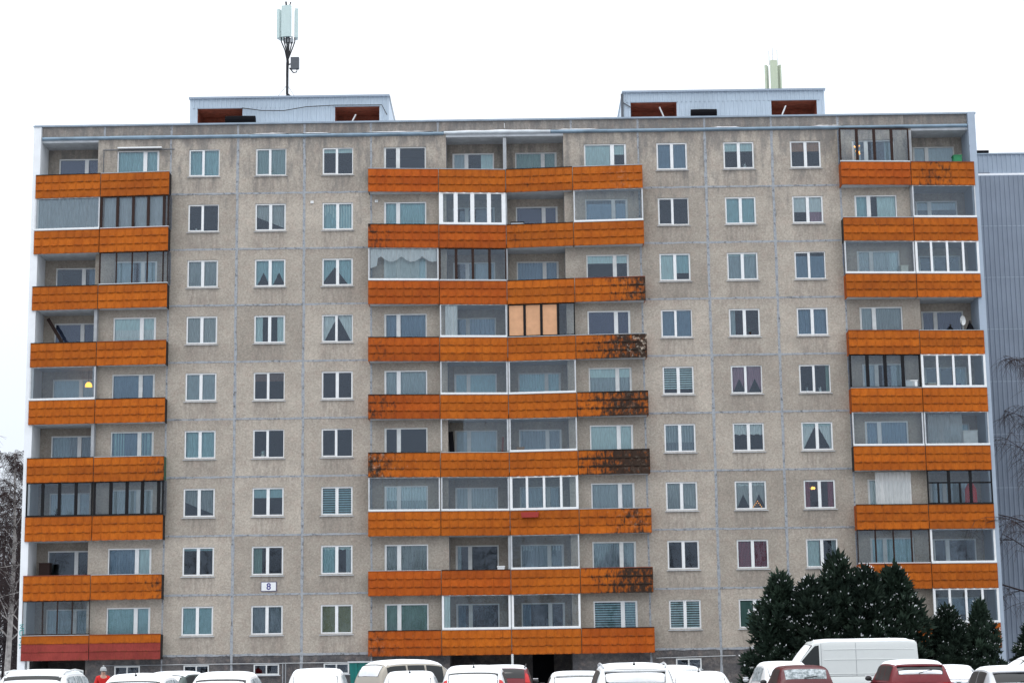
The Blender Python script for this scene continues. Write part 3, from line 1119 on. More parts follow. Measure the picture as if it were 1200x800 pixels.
DEEPOR = {('C1', 8), ('C1', 7), ('C2', 7), ('C1', 6), ('C1', 5), ('C2', 6), ('C1', 4), ('C1', 1), ('C2', 1), ('C1', 0), ('C4', 0), ('R1', 8)}


def strip_mesh(L, mats, n=8, h=None, flat=False):
    """one course of pressed plates, x from 0..L, z from -h/2..h/2, facing -y"""
    h = h or (PZ1 - PZ0) / 3
    b = MB()
    sub = 4
    n_ = n * sub
    prof = ((h / 2, 0.000), (h / 2 - .012, -.004), (0.02, -.016), (-h / 2 + .05, -.024), (-h / 2 + .012, -.030), (-h / 2, -.026), (-h / 2 - .002, 0.006))
    rows = []
    for pi, (zz, yy) in enumerate(prof):
        r = []
        for i in range(n_ + 1):
            u = (i % sub) / sub
            bulge = math.sin(u * math.pi)
            k = 0.05 + 0.95 * bulge ** 0.5
            if flat:
                k = 0.4
            sag = (-.014 * bulge if pi in (4, 5) else 0) if not flat else 0
            r.append((L * i / n_, yy * k * 2.0, zz + sag))
        rows.append(r)
    rows = [list(reversed(r)) for r in rows]
    b.grid(rows)
    return b.mesh('cladding_strip', mats)


def glaze(par, key, kind, p, q, z0, z1):
    P_, Q_ = Vector(p), Vector(q)
    d = (Q_ - P_)
    L = d.length
    d = d / L
    nrm = Vector((d.y, -d.x))

    def pt(t, out=0.0):
        v = P_ + d * (t * L) + nrm * out
        return (v.x, v.y)

    def bar(t0, t1, za, zb, mat, name, th=0.05, out=-0.03):
        return MB().obar(pt(t0), pt(t1), th, za, zb, out).build(name, mat, par)

    def pane(t0, t1, za, zb, name='pane', mat='glass_balcony', out=-0.052):
        o = MB().obar(pt(t0), pt(t1), 0.008, za, zb, out).build(name, mat, par)
        return o
    if kind == 'g' or kind == 'G' or kind == 't':
        n = 5 if kind != 't' else 3
        bar(0.004, .996, z1 - 0.05, z1, 'alu', 'top_rail')
        if kind != 't':
            bar(0.004, .996, z0, z0 + (0.075 if kind == 'g' else .09), 'pvc', 'bottom_rail', 0.09, 0.02)
        for i in range(n):
            if kind == 't' and i == 0:
                continue
            pane((i + .012) / n, (i + .988) / n, z0 + .07, z1 - .05)
        w = .018 if kind != 'G' else .03
        for t0 in (0.003, .997 - w):
            bar(t0, t0 + w, z0 + .07, z1 - .05, 'pvc' if kind == 'G' else 'alu', 'post', 0.06)
    elif kind == 'w':
        fw, ff = .075, .05
        bar(0.0, 1.0, z1 - 0.08, z1, 'pvc', 'top_rail', 0.08, 0.0)
        bar(0.0, 1.0, z0, z0 + 0.09, 'pvc', 'bottom_rail', 0.08, 0.0)
        n = 4
        for i in range(n + 1):
            t = i / n
            ww = (.060 if key == 'C2' else .035)
            bar(max(0, t - ww / 2 - (ww / 2 if i == n else 0)), min(1, t + ww / 2 + (ww / 2 if i == 0 else 0)), z0 + .09, z1 - .08, 'pvc', 'post', 0.07, -.005)
        for i in range(n):
            pane((i + .06) / n, (i + .94) / n, z0 + .09, z1 - .08, 'pane', 'glass', -0.04)
    elif kind in 'bkdpaPT':
        m_ = {'b': 'brown_frame', 'k': 'black_frame', 'd': 'brown_frame', 'p': 'brown_frame', 'a': 'brown_frame', 'P': 'black_frame', 'T': 'black_frame'}[kind]
        if kind == 'a':
            return
        bar(0.0, 1.0, z1 - 0.055, z1, m_, 'top_rail', 0.06)
        bar(0.0, 1.0, z0, z0 + 0.05, 'alu' if kind in 'bd' else m_, 'bottom_rail', 0.07)
        n = 4 if kind != 'T' else 3
        ww = {'b': .040, 'k': .046, 'd': .020, 'p': .016, 'P': .035, 'T': .045}[kind]
        if key == 'L2':
            ts = [0.01, .25, .48, .70, .93, 1.0]
        elif kind == 'p':
            ts = [0, .30, .52, .74, 1.0]
        else:
            ts = [i / n for i in range(n + 1)]
        for i, t in enumerate(ts):
            bar(max(0, t - ww / 2), min(1, t + ww / 2), z0 + .05, z1 - .055, m_, 'post', 0.055, -.028)
        for i in range(len(ts) - 1):
            if kind == 'P' and i < 3:
                MB().obar(pt(ts[i] + ww / 2 + .002), pt(ts[i + 1] - ww / 2 - .002), 0.012, z0 + .06, z1 - .07, -0.06).build('board', 'peach_board', par)
            else:
                pane(ts[i] + ww / 2, ts[i + 1] - ww / 2, z0 + .05, z1 - .055)
        if kind == 'T':
            zz = z0 + (z1 - z0) * .62
            bar(ww / 2, 1 - ww / 2, zz - .035, zz + .035, m_, 'transom', 0.05, -.024)
            for t in (1 / 6, .5):
                bar(t - .014, t + .014, z0 + .05, zz - .035, m_, 'post', 0.05, -.029)


for bi, key, rec, flip in BAYS:
    p, q = CORN[key]
    Lp = (Vector(q) - Vector(p)).length
    ang = math.atan2(q[1] - p[1], q[0] - p[0])
    n_pl = 8
    me_s = {}
    outer = key in ('L2', 'C1', 'C4', 'R1')
    for ri in range(9):
        fl = 8 - ri
        z = Z0 + HS * fl
        bal = empty('balcony', (0, 0, 0), BLD)
        # slab
        if rec:
            rx0, rx1 = RECX[key]
            poly = [(p[0] + .03, p[1] + .02), (q[0] - .03, q[1] + .02), (q[0] - .03, -0.004), (rx1 - .004, -0.004), (rx1 - .004, DEEP - .003), (rx0 + .004, DEEP - .003), (rx0 + .004, -0.004), (p[0] + .03, -0.004)]
        else:
            poly = [(p[0] + .03, p[1] + .02), (q[0] - .03, q[1] + .02), (q[0] - .03, -0.004), (p[0] + .03, -0.004)]
        MB().prism(poly, z - 0.155, z - 0.01).build('slab', 'slab_white', bal)
        # three courses of plates
        h = (PZ1 - PZ0) / 3
        ms, mx, lime = MOSS.get((key, fl), (0.06 if rng.random() < .5 else 0.0, rng.uniform(0, 3), 0))
        for c in range(3):
            mat = 'orange_deep' if (key, fl) in DEEPOR else 'orange'
            if fl == 0 and key in ('L1', 'L2') and c < 2:
                mat = 'red_board'
            fk = mat == 'red_board' or (fl == 0 and key in ('L1', 'L2'))
            if (mat, fk) not in me_s:
                me_s[(mat, fk)] = strip_mesh(Lp, mat, n_pl, None, fk)
            o = place('cladding_strip', me_s[(mat, fk)], bal, (p[0], p[1], z + PZ0 + h * (c + .5)), ang)
            o['tone'] = rng.random()
            o['plate'] = Lp / n_pl
            o['moss'] = ms
            o['moss_x'] = mx
            o['lime'] = lime
        # inner parapet board behind the plates
        MB().obar(p, q, 0.05, z + PZ0 + .01, z + PZ1 - .01, -0.008).build('parapet_board', 'brown_frame', bal)
        kind = GLZ[key][ri]
        capm = 'dark_cap' if kind in 'okTda' and rng.random() < .6 else ('cap_metal' if rng.random() < .7 else 'cap_red')
        if kind in 'gGw':
            capm = 'cap_metal'
        MB().obar(p, q, 0.085, z + PZ1, z + PZ1 + .028, 0.03).build('handrail', capm, bal)
        # side closing of the outer bays
        if outer:
            e = p if key in ('C1', 'R1') else q
            sx_ = -1 if key in ('C1', 'R1') else 1
            mat = 'green_paint' if (key, fl) == ('L2', 3) else ('dark_cap' if key in ('L2',) or rng.random() < .3 else 'orange_deep')
            xa, xb = sorted((e[0] - sx_ * .02, e[0] - sx_ * .05))
            o = MB().box(xa, xb, e[1] + .04, -0.012, z + PZ0, z + PZ1).build('side_panel', mat, bal)
            o['moss'], o['moss_x'], o['lime'], o['tone'], o['plate'] = ms, 0.0, 0.0, .3, .4
        zt = z + HS - 0.16 if fl < 8 else ZA - .14
        if kind != 'o':
            glaze(bal, key, kind, p, q, z + PZ1 + .03, zt)
            if outer and kind in 'gbkd':
                e = p if key in ('C1', 'R1') else q
                MB().box(e[0] - .04 if e[0] > 0 and key != 'R1' else e[0] + .03, e[0] - .032 if e[0] > 0 and key != 'R1' else e[0] + .038, e[1] + .06, -0.02, z + PZ1 + .03, zt).build('side_pane', 'glass_balcony', bal)
# awning over the top left balcony window and its curtain rail
aw = empty('awning', (-17.4, -0.02, Z0 + 8 * HS), BLD)
MB().tube([(-1.75, -.1, 2.19), (1.65, -.1, 2.19)], 0.03, 6).build('awning_tube', 'steel_dark', aw)
MB().box(-1.05, 1.05, -.22, -.02, 2.24, 2.30).build('awning_case', 'pvc', aw)
MB().tube([(-1.72, -.1, 0.9), (-1.72, -.1, 2.18)], 0.02, 6).build('awning_strut', 'steel_dark', aw)
# curtains that hang inside glazed balconies
def loggia_curtain(key, fl, col, t0, t1, hem=0.0, net=True, valance=None, yin=.12):
    p, q = CORN[key]
    z = Z0 + HS * fl
    P_, Q_ = Vector(p), Vector(q)
    d = Q_ - P_
    n = int(70 * (t1 - t0)) + 6
    zt = z + HS - .22
    zb = z + PZ1 + hem
    rows = []
    for k in range(4):
        r = []
        for i in range(n + 1):
            u = i / n
            v = P_ + d * (t0 + (t1 - t0) * u)
            bz = zb if valance is None else zt - valance(u)
            r.append((v.x, v.y + yin + .035 * math.sin(i * 1.35), zt + (bz - zt) * k / 3))
        rows.append(r)
    return MB().grid(rows).build('balcony_curtain', ('net_' if net else 'cloth_') + col, BLD, smooth=True)


loggia_curtain('L1', 7, 'grey', .01, .99, net=False)
loggia_curtain('L2', 7, 'grey', .05, .93, net=False, yin=.2)
loggia_curtain('C1', 6, 'white', .03, .97, net=False, valance=lambda u: .34 + .26 * abs(math.cos(u * math.pi * 3.2)) + (.3 if u < .1 else 0))
loggia_curtain('C1', 6, 'pale', .22, .72, hem=.02, net=True, yin=.3)
loggia_curtain('C2', 5, 'white', .08, .26, hem=.02, net=False)
loggia_curtain('R1', 2, 'white', .3, .8, net=True, yin=.35)
loggia_curtain('R2', 3, 'grey', .08, .62, hem=0, net=True, yin=.4)
loggia_curtain('C2', 0, 'pale', .02, .12, net=False)

# house number plate
pl = tag(empty('house_number_sign', (-11.08, 0, 5.30)), 'white plate with the number 8 under a second floor window', 'sign')
MB().box(-.36, .36, -.035, 0.0, -.22, .22).build('sign_border', 'sign_frame', pl)
MB().box(-.33, .33, -.042, -.036, -.19, .19).build('plate', 'sign_white', pl)
cu = bpy.data.curves.new('number', 'FONT')
cu.body = '8'
cu.size = 0.42
cu.align_x = 'CENTER'
cu.align_y = 'CENTER'
cu.extrude = 0.002
cu.offset = 0.008
cu.materials.append(MATS['sign_blue'])
no = bpy.data.objects.new('number', cu)
COL.objects.link(no)
no.rotation_euler = (math.pi / 2, 0, 0)
no.location = (0, -0.046, -0.01)
no.parent = pl
dg = bpy.context.evaluated_depsgraph_get()
nm = bpy.data.meshes.new_from_object(no.evaluated_get(dg))
no2 = place('number', nm, pl, no.location)
no2.rotation_euler = no.rotation_euler
bpy.data.objects.remove(no)
no2.name = 'number'

# ------------------------------------------------------------------ roof houses, masts
def corrugated(x0, x1, z0, z1, y, pitch, depth, along='x'):
    b = MB()
    n = int(abs(x1 - x0) / pitch)
    lo, hi = [], []
    for i in range(n + 1):
        xa = x0 + (x1 - x0) * i / n
        dx = (x1 - x0) / n
        for fx, fy in ((0, 0), (.62, 0), (.70, -depth), (.92, -depth)):
            if i == n and fx > 0:
                break
            for lst, zz in ((lo, z0), (hi, z1)):
                P_ = (xa + dx * fx, y + fy, zz) if along == 'x' else (y + fy, xa + dx * fx, zz)
                lst.append(P_)
    b.grid([lo, hi])
    return b


def roof_house(x0, x1, op, name_parent, black):
    r_ = empty('roof_house', (0, 0, 0), BLD)
    y = 2.0
    zb, zt = 26.95, 29.22
    z0o, z1o = 27.6, 28.68
    # fascia with corrugated cladding left of, between and right of the openings
    xs = [x0] + [v for o in op for v in o] + [x1]
    for i in range(0, len(xs), 2):
        corrugated(xs[i], xs[i + 1], zb, z1o, y, .22, .03).build('cladding', 'siding', r_)
    corrugated(x0, x1, z1o, zt - .06, y, .22, .03).build('cladding', 'siding', r_)
    MB().box(x0 - .06, x1 + .06, y - .12, 9, zt - .06, zt + .03).build('roof_cap', 'siding_light', r_)
    MB().box(x0 - .01, x0, y, 9, zb, zt - .06).build('side_wall', 'siding', r_)
    MB().box(x1, x1 + .01, y, 9, zb, zt - .06).build('side_wall', 'siding', r_)
    for a, c in op:
        bb = MB()
        for k in range(9):       # rusty boards lining the opening
            pass
        bb.box(a, c, y + 1.6, y + 1.65, zb, z1o + .2)
        bb.box(a - .02, a, y + .02, y + 1.6, zb, z1o)
        bb.box(c, c + .02, y + .02, y + 1.6, zb, z1o)
        bb.build('lining', 'rust_wood', r_)
        for k in range(5):
            MB().box(a, c, y + .05 + k * .32, y + .34 + k * .32, z1o - .02 - .012 * (k % 2), z1o + .02).build('soffit_board', 'rust_wood', r_)
        MB().box(a - .03, c + .03, y - .05, y - .035, z1o - .02, z1o + .02).build('lintel_trim', 'siding_light', r_)
    for a, c, zt2 in black:
        MB().tube([(a, y - .45, zt2), ((a + c) / 2, y - .45, zt2 + .01), (c, y - .45, zt2)], .22, 10).build('duct', 'black_stuff', r_)
    return r_


rh = roof_house(-15.42, -5.68, [(-15.05, -12.85), (-8.30, -6.13)], BLD, [(-13.6, -12.15, 27.92)])
MB().tube([(-12.85, 1.88, 28.65), (-11.9, 1.86, 28.5), (-10.8, 1.86, 28.48), (-9.7, 1.86, 28.66), (-8.3, 1.87, 28.72), (-6.0, 1.87, 28.70), (-5.75, 1.87, 28.2)], .022, 5).build('cable', 'cable', rh)
MB().tube([(-7.6, 1.9, 27.6), (-7.3, 2.1, 28.3)], .04, 6).build('strut', 'alu', rh)
MB().tube([(-5.62, 2.0, 29.2), (-5.25, 1.9, 27.2)], .025, 5).build('strut', 'steel', rh)
MB().box(-14.4, -12.5, 4.5, 6.0, 29.25, 29.62).build('hatch', 'rust_wood', rh)
MB().box(-8.3, -6.6, 4.5, 6.0, 29.25, 29.62).build('hatch', 'rust_wood', rh)
rh = roof_house(5.84, 15.70, [(6.20, 8.45), (13.10, 15.32)], BLD, [(9.1, 10.35, 27.92)])
MB().tube([(7.6, 1.9, 28.4), (7.9, 2.0, 27.7)], .04, 6).build('strut', 'alu', rh)
MB().tube([(13.8, 2.0, 28.4), (13.5, 1.9, 27.7)], .04, 6).build('strut', 'alu', rh)
MB().tube([(5.78, 1.95, 29.1), (5.78, 1.9, 27.0)], .07, 6).build('strut', 'steel_dark', rh)
MB().tube([(5.78, 1.95, 28.7), (6.2, 1.9, 28.4)], .03, 6).build('strut', 'steel_dark', rh)
MB().box(6.8, 8.8, 4.5, 6.0, 29.25, 29.66).build('hatch', 'black_stuff', rh)


def rbox(x0, x1, y0, y1, z0, z1, rr=.05):
    b = MB()
    p = [(x0 + rr, y0), (x1 - rr, y0), (x1, y0 + rr), (x1, y1), (x0, y1), (x0, y0 + rr)]
    b.prism(p, z0, z1)
    return b


mast = tag(empty('antenna_mast', (-10.98, 4.5, 29.25)), 'tall antenna mast with pale panel aerials on the left roof house', 'antenna')
MB().tube([(0, 0, 0), (0, 0, 5.6)], .07, 8).build('pole', 'steel', mast)
for i, a in enumerate((-0.2, 1.75, -1.9)):
    d = Vector((math.sin(a), -math.cos(a), 0)) * (.20 if i == 0 else .40)
    o = rbox(-.25, .25, -.12, .05, 3.85, 5.50 - .12 * (i > 0)).build('panel_antenna', 'antenna', mast, (d.x, d.y, 0), a)
for i, (x, y, s) in enumerate(((-.30, -.1, .07), (-.16, -.18, .03), (-.03, -.2, .05), (.1, -.18, -.02), (.24, -.12, -.05), (.36, 0, -.08))):
    MB().tube([(x, y, 3.9), (x * 1.02, y, 3.65), (x * .5 + .03, y * .7, 3.2), (.02 + .05 * math.sin(i), -.08, 2.5), (.03 * math.cos(i * 2), -.1, 1.8), (.05 * math.sin(i * 3), -.1, .9), (.05 + .09 * i, -.12, .5), (.08 + .08 * i, -.1, -.05)], .033, 5).build('cable', 'cable', mast)
MB().box(-.18, .28, -.16, .10, 3.60, 3.82).build('bracket', 'steel', mast)
MB().box(.18, .60, -.18, .06, 2.20, 2.80).build('radio_unit', 'steel_dark', mast)
MB().tube([(.06, 0, 2.45), (.20, -.02, 2.5)], .04, 6).build('bracket', 'steel', mast)
MB().tube([(.50, -.05, 2.2), (.48, -.05, 2.05), (.32, -.08, 2.0), (.12, -.1, 2.25)], .035, 5).build('cable', 'cable', mast)
for k in range(3):
    MB().box(-.34 + k * .2, -.22 + k * .2, -.25, -.12, .02, .62).build('amplifier', 'pvc_old', mast)
for a, c in ((-1.1, .0), (.85, 0)):
    MB().tube([(0, 0, 1.4), (a, c, -.02)], .012, 4).build('guy_wire', 'steel', mast)
MB().tube([(0, 0, 5.52), (-.08, 0, 5.62), (-.10, 0, 5.80)], .05, 6).build('tip', 'cable', mast)
MB().tube([(0, 0, 5.55), (.10, 0, 5.60), (.14, 0, 5.76)], .05, 6).build('tip', 'cable', mast)

mast = tag(empty('antenna_mast', (13.62, 4.5, 29.25)), 'short greenish antenna cluster with three thin rods on the right roof house', 'antenna')
MB().tube([(0, 0, 0), (0, 0, 1.9)], .07, 8).build('pole', 'steel', mast)
for i, a in enumerate((0.1, 2.0, -2.0)):
    d = Vector((math.sin(a), -math.cos(a), 0)) * (.16 if i == 0 else .30)
    rbox(-.16, .16, -.06, .04, .25, 1.85 - .15 * (i > 0)).build('panel_antenna', 'antenna_green', mast, (d.x, d.y, 0), a)
for x, h_ in ((-.16, 2.3), (.0, 2.42), (.2, 2.35)):
    MB().tube([(x, 0, 1.7), (x, 0, h_)], .022, 5).build('rod', 'pvc_old', mast)
MB().box(-.5, -.1, -.2, .2, .0, .22).build('base', 'steel_dark', mast)
mast.scale = (1.15, 1.0, 1.22)

# ------------------------------------------------------------------ neighbouring metal-clad block
NB = tag(empty('neighbouring_block', (30, 6, 0)), 'blue grey building end clad in ribbed metal sheets at right edge', 'building')
zs = [0.0, 4.6, 7.25, 9.9, 12.55, 15.2, 17.85, 20.5, 23.15, 25.78]
for i in range(len(zs) - 1):
    corrugated(-7.4, 12, zs[i] + .01, zs[i + 1] - .012, 0.004 * (i % 2), .235, .035).build('metal_sheet', 'siding_dark', NB)
    MB().box(-7.4, 12, -.012, 0.03, zs[i + 1] - .022, zs[i + 1] + .02).build('joint_strip', 'siding_light', NB)
MB().box(-7.4, 12, 0.05, 14, -.3, 25.75).build('wall', 'siding_dark', NB)
MB().box(-7.4, 12, 0.0, 14, 25.80, 25.90).build('ledge_snow', 'snow', NB)
corrugated(-7.4, 12, 25.9, 26.95, .25, .235, .035).build('metal_sheet', 'siding_light', NB)
MB().box(-7.4, 12, 0.3, 14, 25.9, 26.9).build('attic', 'siding_light', NB)
MB().box(-7.4, 12, 0.18, 14, 26.95, 27.02).build('coping', 'coping', NB)
MB().box(-5.9, -5.3, 0.1, .24, 25.86, 25.96).build('drain', 'steel_dark', NB)
vt = MB().box(-5.9, -5.3, .8, 1.4, 27.02, 27.18).build('roof_vent', 'steel_dark', NB)
MB().box(-6.05, -5.15, .65, 1.55, 27.18, 27.30).build('vent_cap', 'black_stuff', vt)


# ------------------------------------------------------------------ things on and in the balconies
def fz(k):
    return Z0 + HS * k


def ball(b, c, r, sz=1.0, sides=10):
    prof = [(max(1e-4, r * math.sin(math.pi * i / 6)), c[2] - r * sz * math.cos(math.pi * i / 6)) for i in range(7)]
    b.lathe(prof, c[0], c[1], sides)
    return b


def bicycle(loc, rz):
    o = tag(empty('bicycle', loc, None, rz), 'dark bicycle parked in the open seventh floor balcony at far left', 'bicycle')
    for x in (-.52, .52):
        b = MB()
        b.tube([(x + .33 * math.cos(2 * math.pi * k / 20), 0, .34 + .33 * math.sin(2 * math.pi * k / 20)) for k in range(21)], .02, 5, False)
        w = b.build('wheel', 'tyre', o)
        b = MB()
        for k in range(8):
            b.tube([(x, 0, .34), (x + .31 * math.cos(math.pi * k / 4), 0, .34 + .31 * math.sin(math.pi * k / 4))], .004, 3, False)
        b.build('spoke', 'steel', w)
    b = MB()
    for pq in ([(-.52, 0, .34), (-.12, 0, .30), (.40, 0, .78), (-.22, 0, .80), (-.12, 0, .30)], [(-.52, 0, .34), (-.22, 0, .80)], [(.52, 0, .34), (.38, 0, .95)]):
        b.tube(pq, .018, 6)
    b.build('frame', 'black_stuff', o)
    MB().tube([(.30, -.28, 1.02), (.38, -.1, .98), (.38, .1, .98), (.30, .28, 1.02)], .016, 6).build('handlebar', 'steel_dark', o)
    MB().tube([(-.22, 0, .80), (-.25, 0, .92)], .014, 6).build('seat_post', 'steel', o)
    b = MB()
    b.prism([(-.42, -.08), (-.42, .08), (-.28, .05), (-.10, .015), (-.10, -.015), (-.28, -.05)], .92, .97)
    b.build('saddle', 'plastic_black', o)
    return o


bicycle((-21.3, .75, fz(6)), 0.35)


def crate(name, label, cat, loc, sz, mat, lid=None, rz=0.0):
    o = tag(empty(name, loc, None, rz), label, cat)
    w, d, h = sz
    b = MB()
    b.prism([(-w / 2 + .02, -d / 2), (w / 2 - .02, -d / 2), (w / 2, -d / 2 + .02), (w / 2, d / 2 - .02), (w / 2 - .02, d / 2), (-w / 2 + .02, d / 2), (-w / 2, d / 2 - .02), (-w / 2, -d / 2 + .02)], 0, h)
    b.build('body', mat, o)
    MB().box(-w / 2 - .015, w / 2 + .015, -d / 2 - .015, d / 2 + .015, h + .001, h + .05).build('lid', lid or mat, o)
    return o


crate('storage_locker', 'bright green locker in the top right corner balcony', 'locker', (21.55, 0.05, fz(8)), (.40, .40, 1.30), 'green_box')
crate('appliance_box', 'pale grey appliance box on eighth floor middle balcony', 'box', (.55, .25, fz(7)), (.62, .35, 1.10), 'alu', 'dark_cap')
crate('white_cabinet', 'white cabinet behind black framed glazing in right corner fifth floor', 'cabinet', (18.75, -.28, fz(4)), (.56, .30, 1.28), 'pvc', 'pvc_old')
crate('white_cabinet', 'tall white two door cabinet in glazed fourth floor corner balcony', 'cabinet', (21.45, .25, fz(3)), (.68, .45, 1.65), 'pvc_old')
crate('cardboard_box', 'brown cardboard box with pale top behind white balcony window', 'box', (19.75, -.15, fz(4)), (.50, .32, 1.16), 'wood_box', 'pvc_cream', .2)
crate('storage_tub', 'blue plastic tub behind white framed fifth floor balcony glazing', 'tub', (20.85, -.02, fz(4)), (.46, .3, 1.12), 'sign_blue')
crate('wooden_planter', 'small wooden box with plants in glazed fourth floor middle balcony', 'planter', (.55, .12, fz(3)), (.36, .24, 1.16), 'wood_box')
crate('white_carton', 'white carton beside door in open second floor middle balcony', 'box', (-.42, .22, fz(1)), (.34, .28, 1.10), 'pvc')

# lamps that are lit in the photograph
o = tag(empty('hanging_lamp', (-19.72, .55, fz(4))), 'glowing orange lamp shade in glazed fifth floor left balcony', 'lamp')
MB().lathe([(.17, 1.70), (.15, 1.82), (.09, 1.90), (.03, 1.92)], 0, 0, 14).build('lamp_shade', 'lamp_glow', o)
MB().tube([(0, 0, 1.88), (0, 0, 2.5)], .012, 5).build('cord', 'cable', o)
o = tag(empty('window_lights', (16.75, -.38, fz(8))), 'cluster of lit amber string lights in top right glazed balcony', 'lights')
b = MB()
for k in range(16):
    ball(b, (rng.uniform(-.14, .14), rng.uniform(-.05, .05), 1.50 + rng.uniform(-.24, .30)), .026, 1, 6)
b.build('bulb', 'bulb_glow', o)
MB().tube([(.0, 0, 1.0), (.02, .02, 1.3), (-.03, 0, 1.6)], .008, 4).build('wire', 'cable', o)
o = tag(empty('chandelier', (bx(11) + W / 2 - .30, .55, fz(2))), 'lit amber chandelier behind third floor window with maroon curtains', 'lamp')
b = MB()
for k in range(5):
    a = k * 2 * math.pi / 5
    ball(b, (.14 * math.cos(a), .14 * math.sin(a), 1.86), .05, 1.2, 8)
b.build('bulb', 'bulb_glow', o)
MB().tube([(0, 0, 1.80), (0, 0, 2.5)], .015, 5).build('rod', 'steel_dark', o)
o = tag(empty('candle_arch', (bx(10) + W / 2 + .32, .17, fz(2))), 'triangular candle arch with tiny lights on third floor window board', 'lamp')
b = MB()
for k in range(7):
    ball(b, (-.18 + .06 * k, 0, 1.0 + .26 - .085 * abs(k - 3)), .014, 1.4, 5)
b.build('candle', 'bulb_glow', o)
MB().prism([(-.22, -.03), (.22, -.03), (.22, .03), (-.22, .03)], .90, .94).build('base', 'wood_box', o)
b = MB()
for k in range(7):
    b.tube([(-.18 + .06 * k, 0, .94), (-.18 + .06 * k, 0, 1.24 - .085 * abs(k - 3))], .006, 4)
b.build('candle_holder', 'wood_box', o)

# red flower box hung on the third floor front
o = tag(empty('flower_box', (.95, -.245, fz(2) + .62), None, -.1), 'red hanging flower box on third floor orange balcony front', 'planter')
b = MB()
b.add([(-.42, -.16, .24), (.42, -.16, .24), (.42, .05, .24), (-.42, .05, .24), (-.38, -.13, 0), (.38, -.13, 0), (.38, .05, 0), (-.38, .05, 0)],
      [(4, 7, 6, 5), (0, 4, 5, 1), (1, 5, 6, 2), (2, 6, 7, 3), (3, 7, 4, 0), (0, 1, 2, 3)])
b.build('trough', 'red_plastic', o)
for x in (-.3, .3):
    MB().tube([(x, .03, .24), (x, .04, .36)], .012, 5).build('hook', 'steel_dark', o)

# dish and jumble on the sixth floor corner balcony
o = tag(empty('satellite_dish', (21.35, .1, fz(5))), 'pale round satellite dish in cluttered sixth floor corner balcony', 'dish')
b = MB()
for k in range(5):
    pass
rows = []
for i in range(6):
    r_ = .17 * i / 5
    rows.append([(r_ * math.cos(2 * math.pi * k / 18), .10 * (i / 5) ** 2 * -1, 1.48 + r_ * 1.35 * math.sin(2 * math.pi * k / 18)) for k in range(19)])
b.grid(rows)
b.build('reflector', 'pvc_old', o, (0, 0, 0), .5, True)
MB().tube([(0, .03, 0), (0, .03, 1.48)], .025, 6).build('mast', 'steel_dark', o)
MB().tube([(0, 0, 1.28), (-.1, -.32, 1.45)], .012, 5).build('feed_arm', 'steel_dark', o)
for i, (x, y, r_, h_, lab) in enumerate(((20.85, .25, .24, 1.28, 'black rubbish sack heaped beside the pale satellite dish'),
                                          (21.75, .15, .22, 1.42, 'dark bundle leaning at the end wall of sixth floor balcony'))):
    o = tag(empty('sack', (x, y, fz(5))), lab, 'sack')
    rows = []
    for j in range(8):
        t = j / 7
        rr = r_ * (1.0 - .25 * abs(t - .45) - (.75 * max(0, t - .75) / .25))
        rows.append([(rr * (1 + .18 * noise.noise(Vector((k, j * .7, i)))) * math.cos(2 * math.pi * k / 14), rr * math.sin(2 * math.pi * k / 14), h_ * t) for k in range(15)])
    MB().grid(rows).build('bag', 'black_stuff', o, smooth=True)
    MB().lathe([(.04, h_ * .97), (.06, h_ + .04), (.015, h_ + .08)], 0, 0, 8).build('knot', 'plastic_black', o)

# red coat behind the black glazing
o = tag(empty('red_coat', (21.35, .15, fz(2))), 'red and white coat hanging behind black framed third floor glazing', 'coat')
b = MB()
rows = []
for j in range(7):
    t = j / 6
    w = .10 + .16 * min(1, t * 3) + .03 * t
    rows.append([(w * math.cos(2 * math.pi * k / 12), .09 * math.sin(2 * math.pi * k / 12), 2.0 - .95 * t) for k in range(13)])
b.grid(rows).build('coat_body', 'red_cloth', o, smooth=True)
MB().lathe([(.09, 1.98), (.13, 2.02), (.11, 2.08), (.03, 2.10)], 0, 0, 10).build('collar', 'pvc_old', o)
MB().tube([(0, 0, 2.08), (0, 0, 2.25), (.04, 0, 2.28)], .008, 5).build('hanger', 'steel', o)


def potted(loc, label, s=1.0, mat='pvc', plant='plant_green'):
    o = tag(empty('potted_plant', loc), label, 'plant')
    MB().lathe([(.05 * s, 0), (.075 * s, .11 * s), (.08 * s, .12 * s), (.06 * s, .12 * s)], 0, 0, 10).build('pot', mat, o)
    b = MB()
    for k in range(26):
        a = rng.random() * 6.28
        e = rng.uniform(.2, 1.3)
        l = rng.uniform(.10, .24) * s
        d = Vector((math.cos(a) * math.cos(e), math.sin(a) * math.cos(e) * .5, math.sin(e)))
        p0 = Vector((0, 0, .11 * s))
        p1 = p0 + d * l
        sd = d.cross(Vector((0, 0, 1))).normalized() * .025 * s
        b.add([p0, p0 + d * l * .5 + sd, p1, p0 + d * l * .5 - sd], [(0, 1, 2, 3)])
    b.build('leaves', plant, o)
    return o


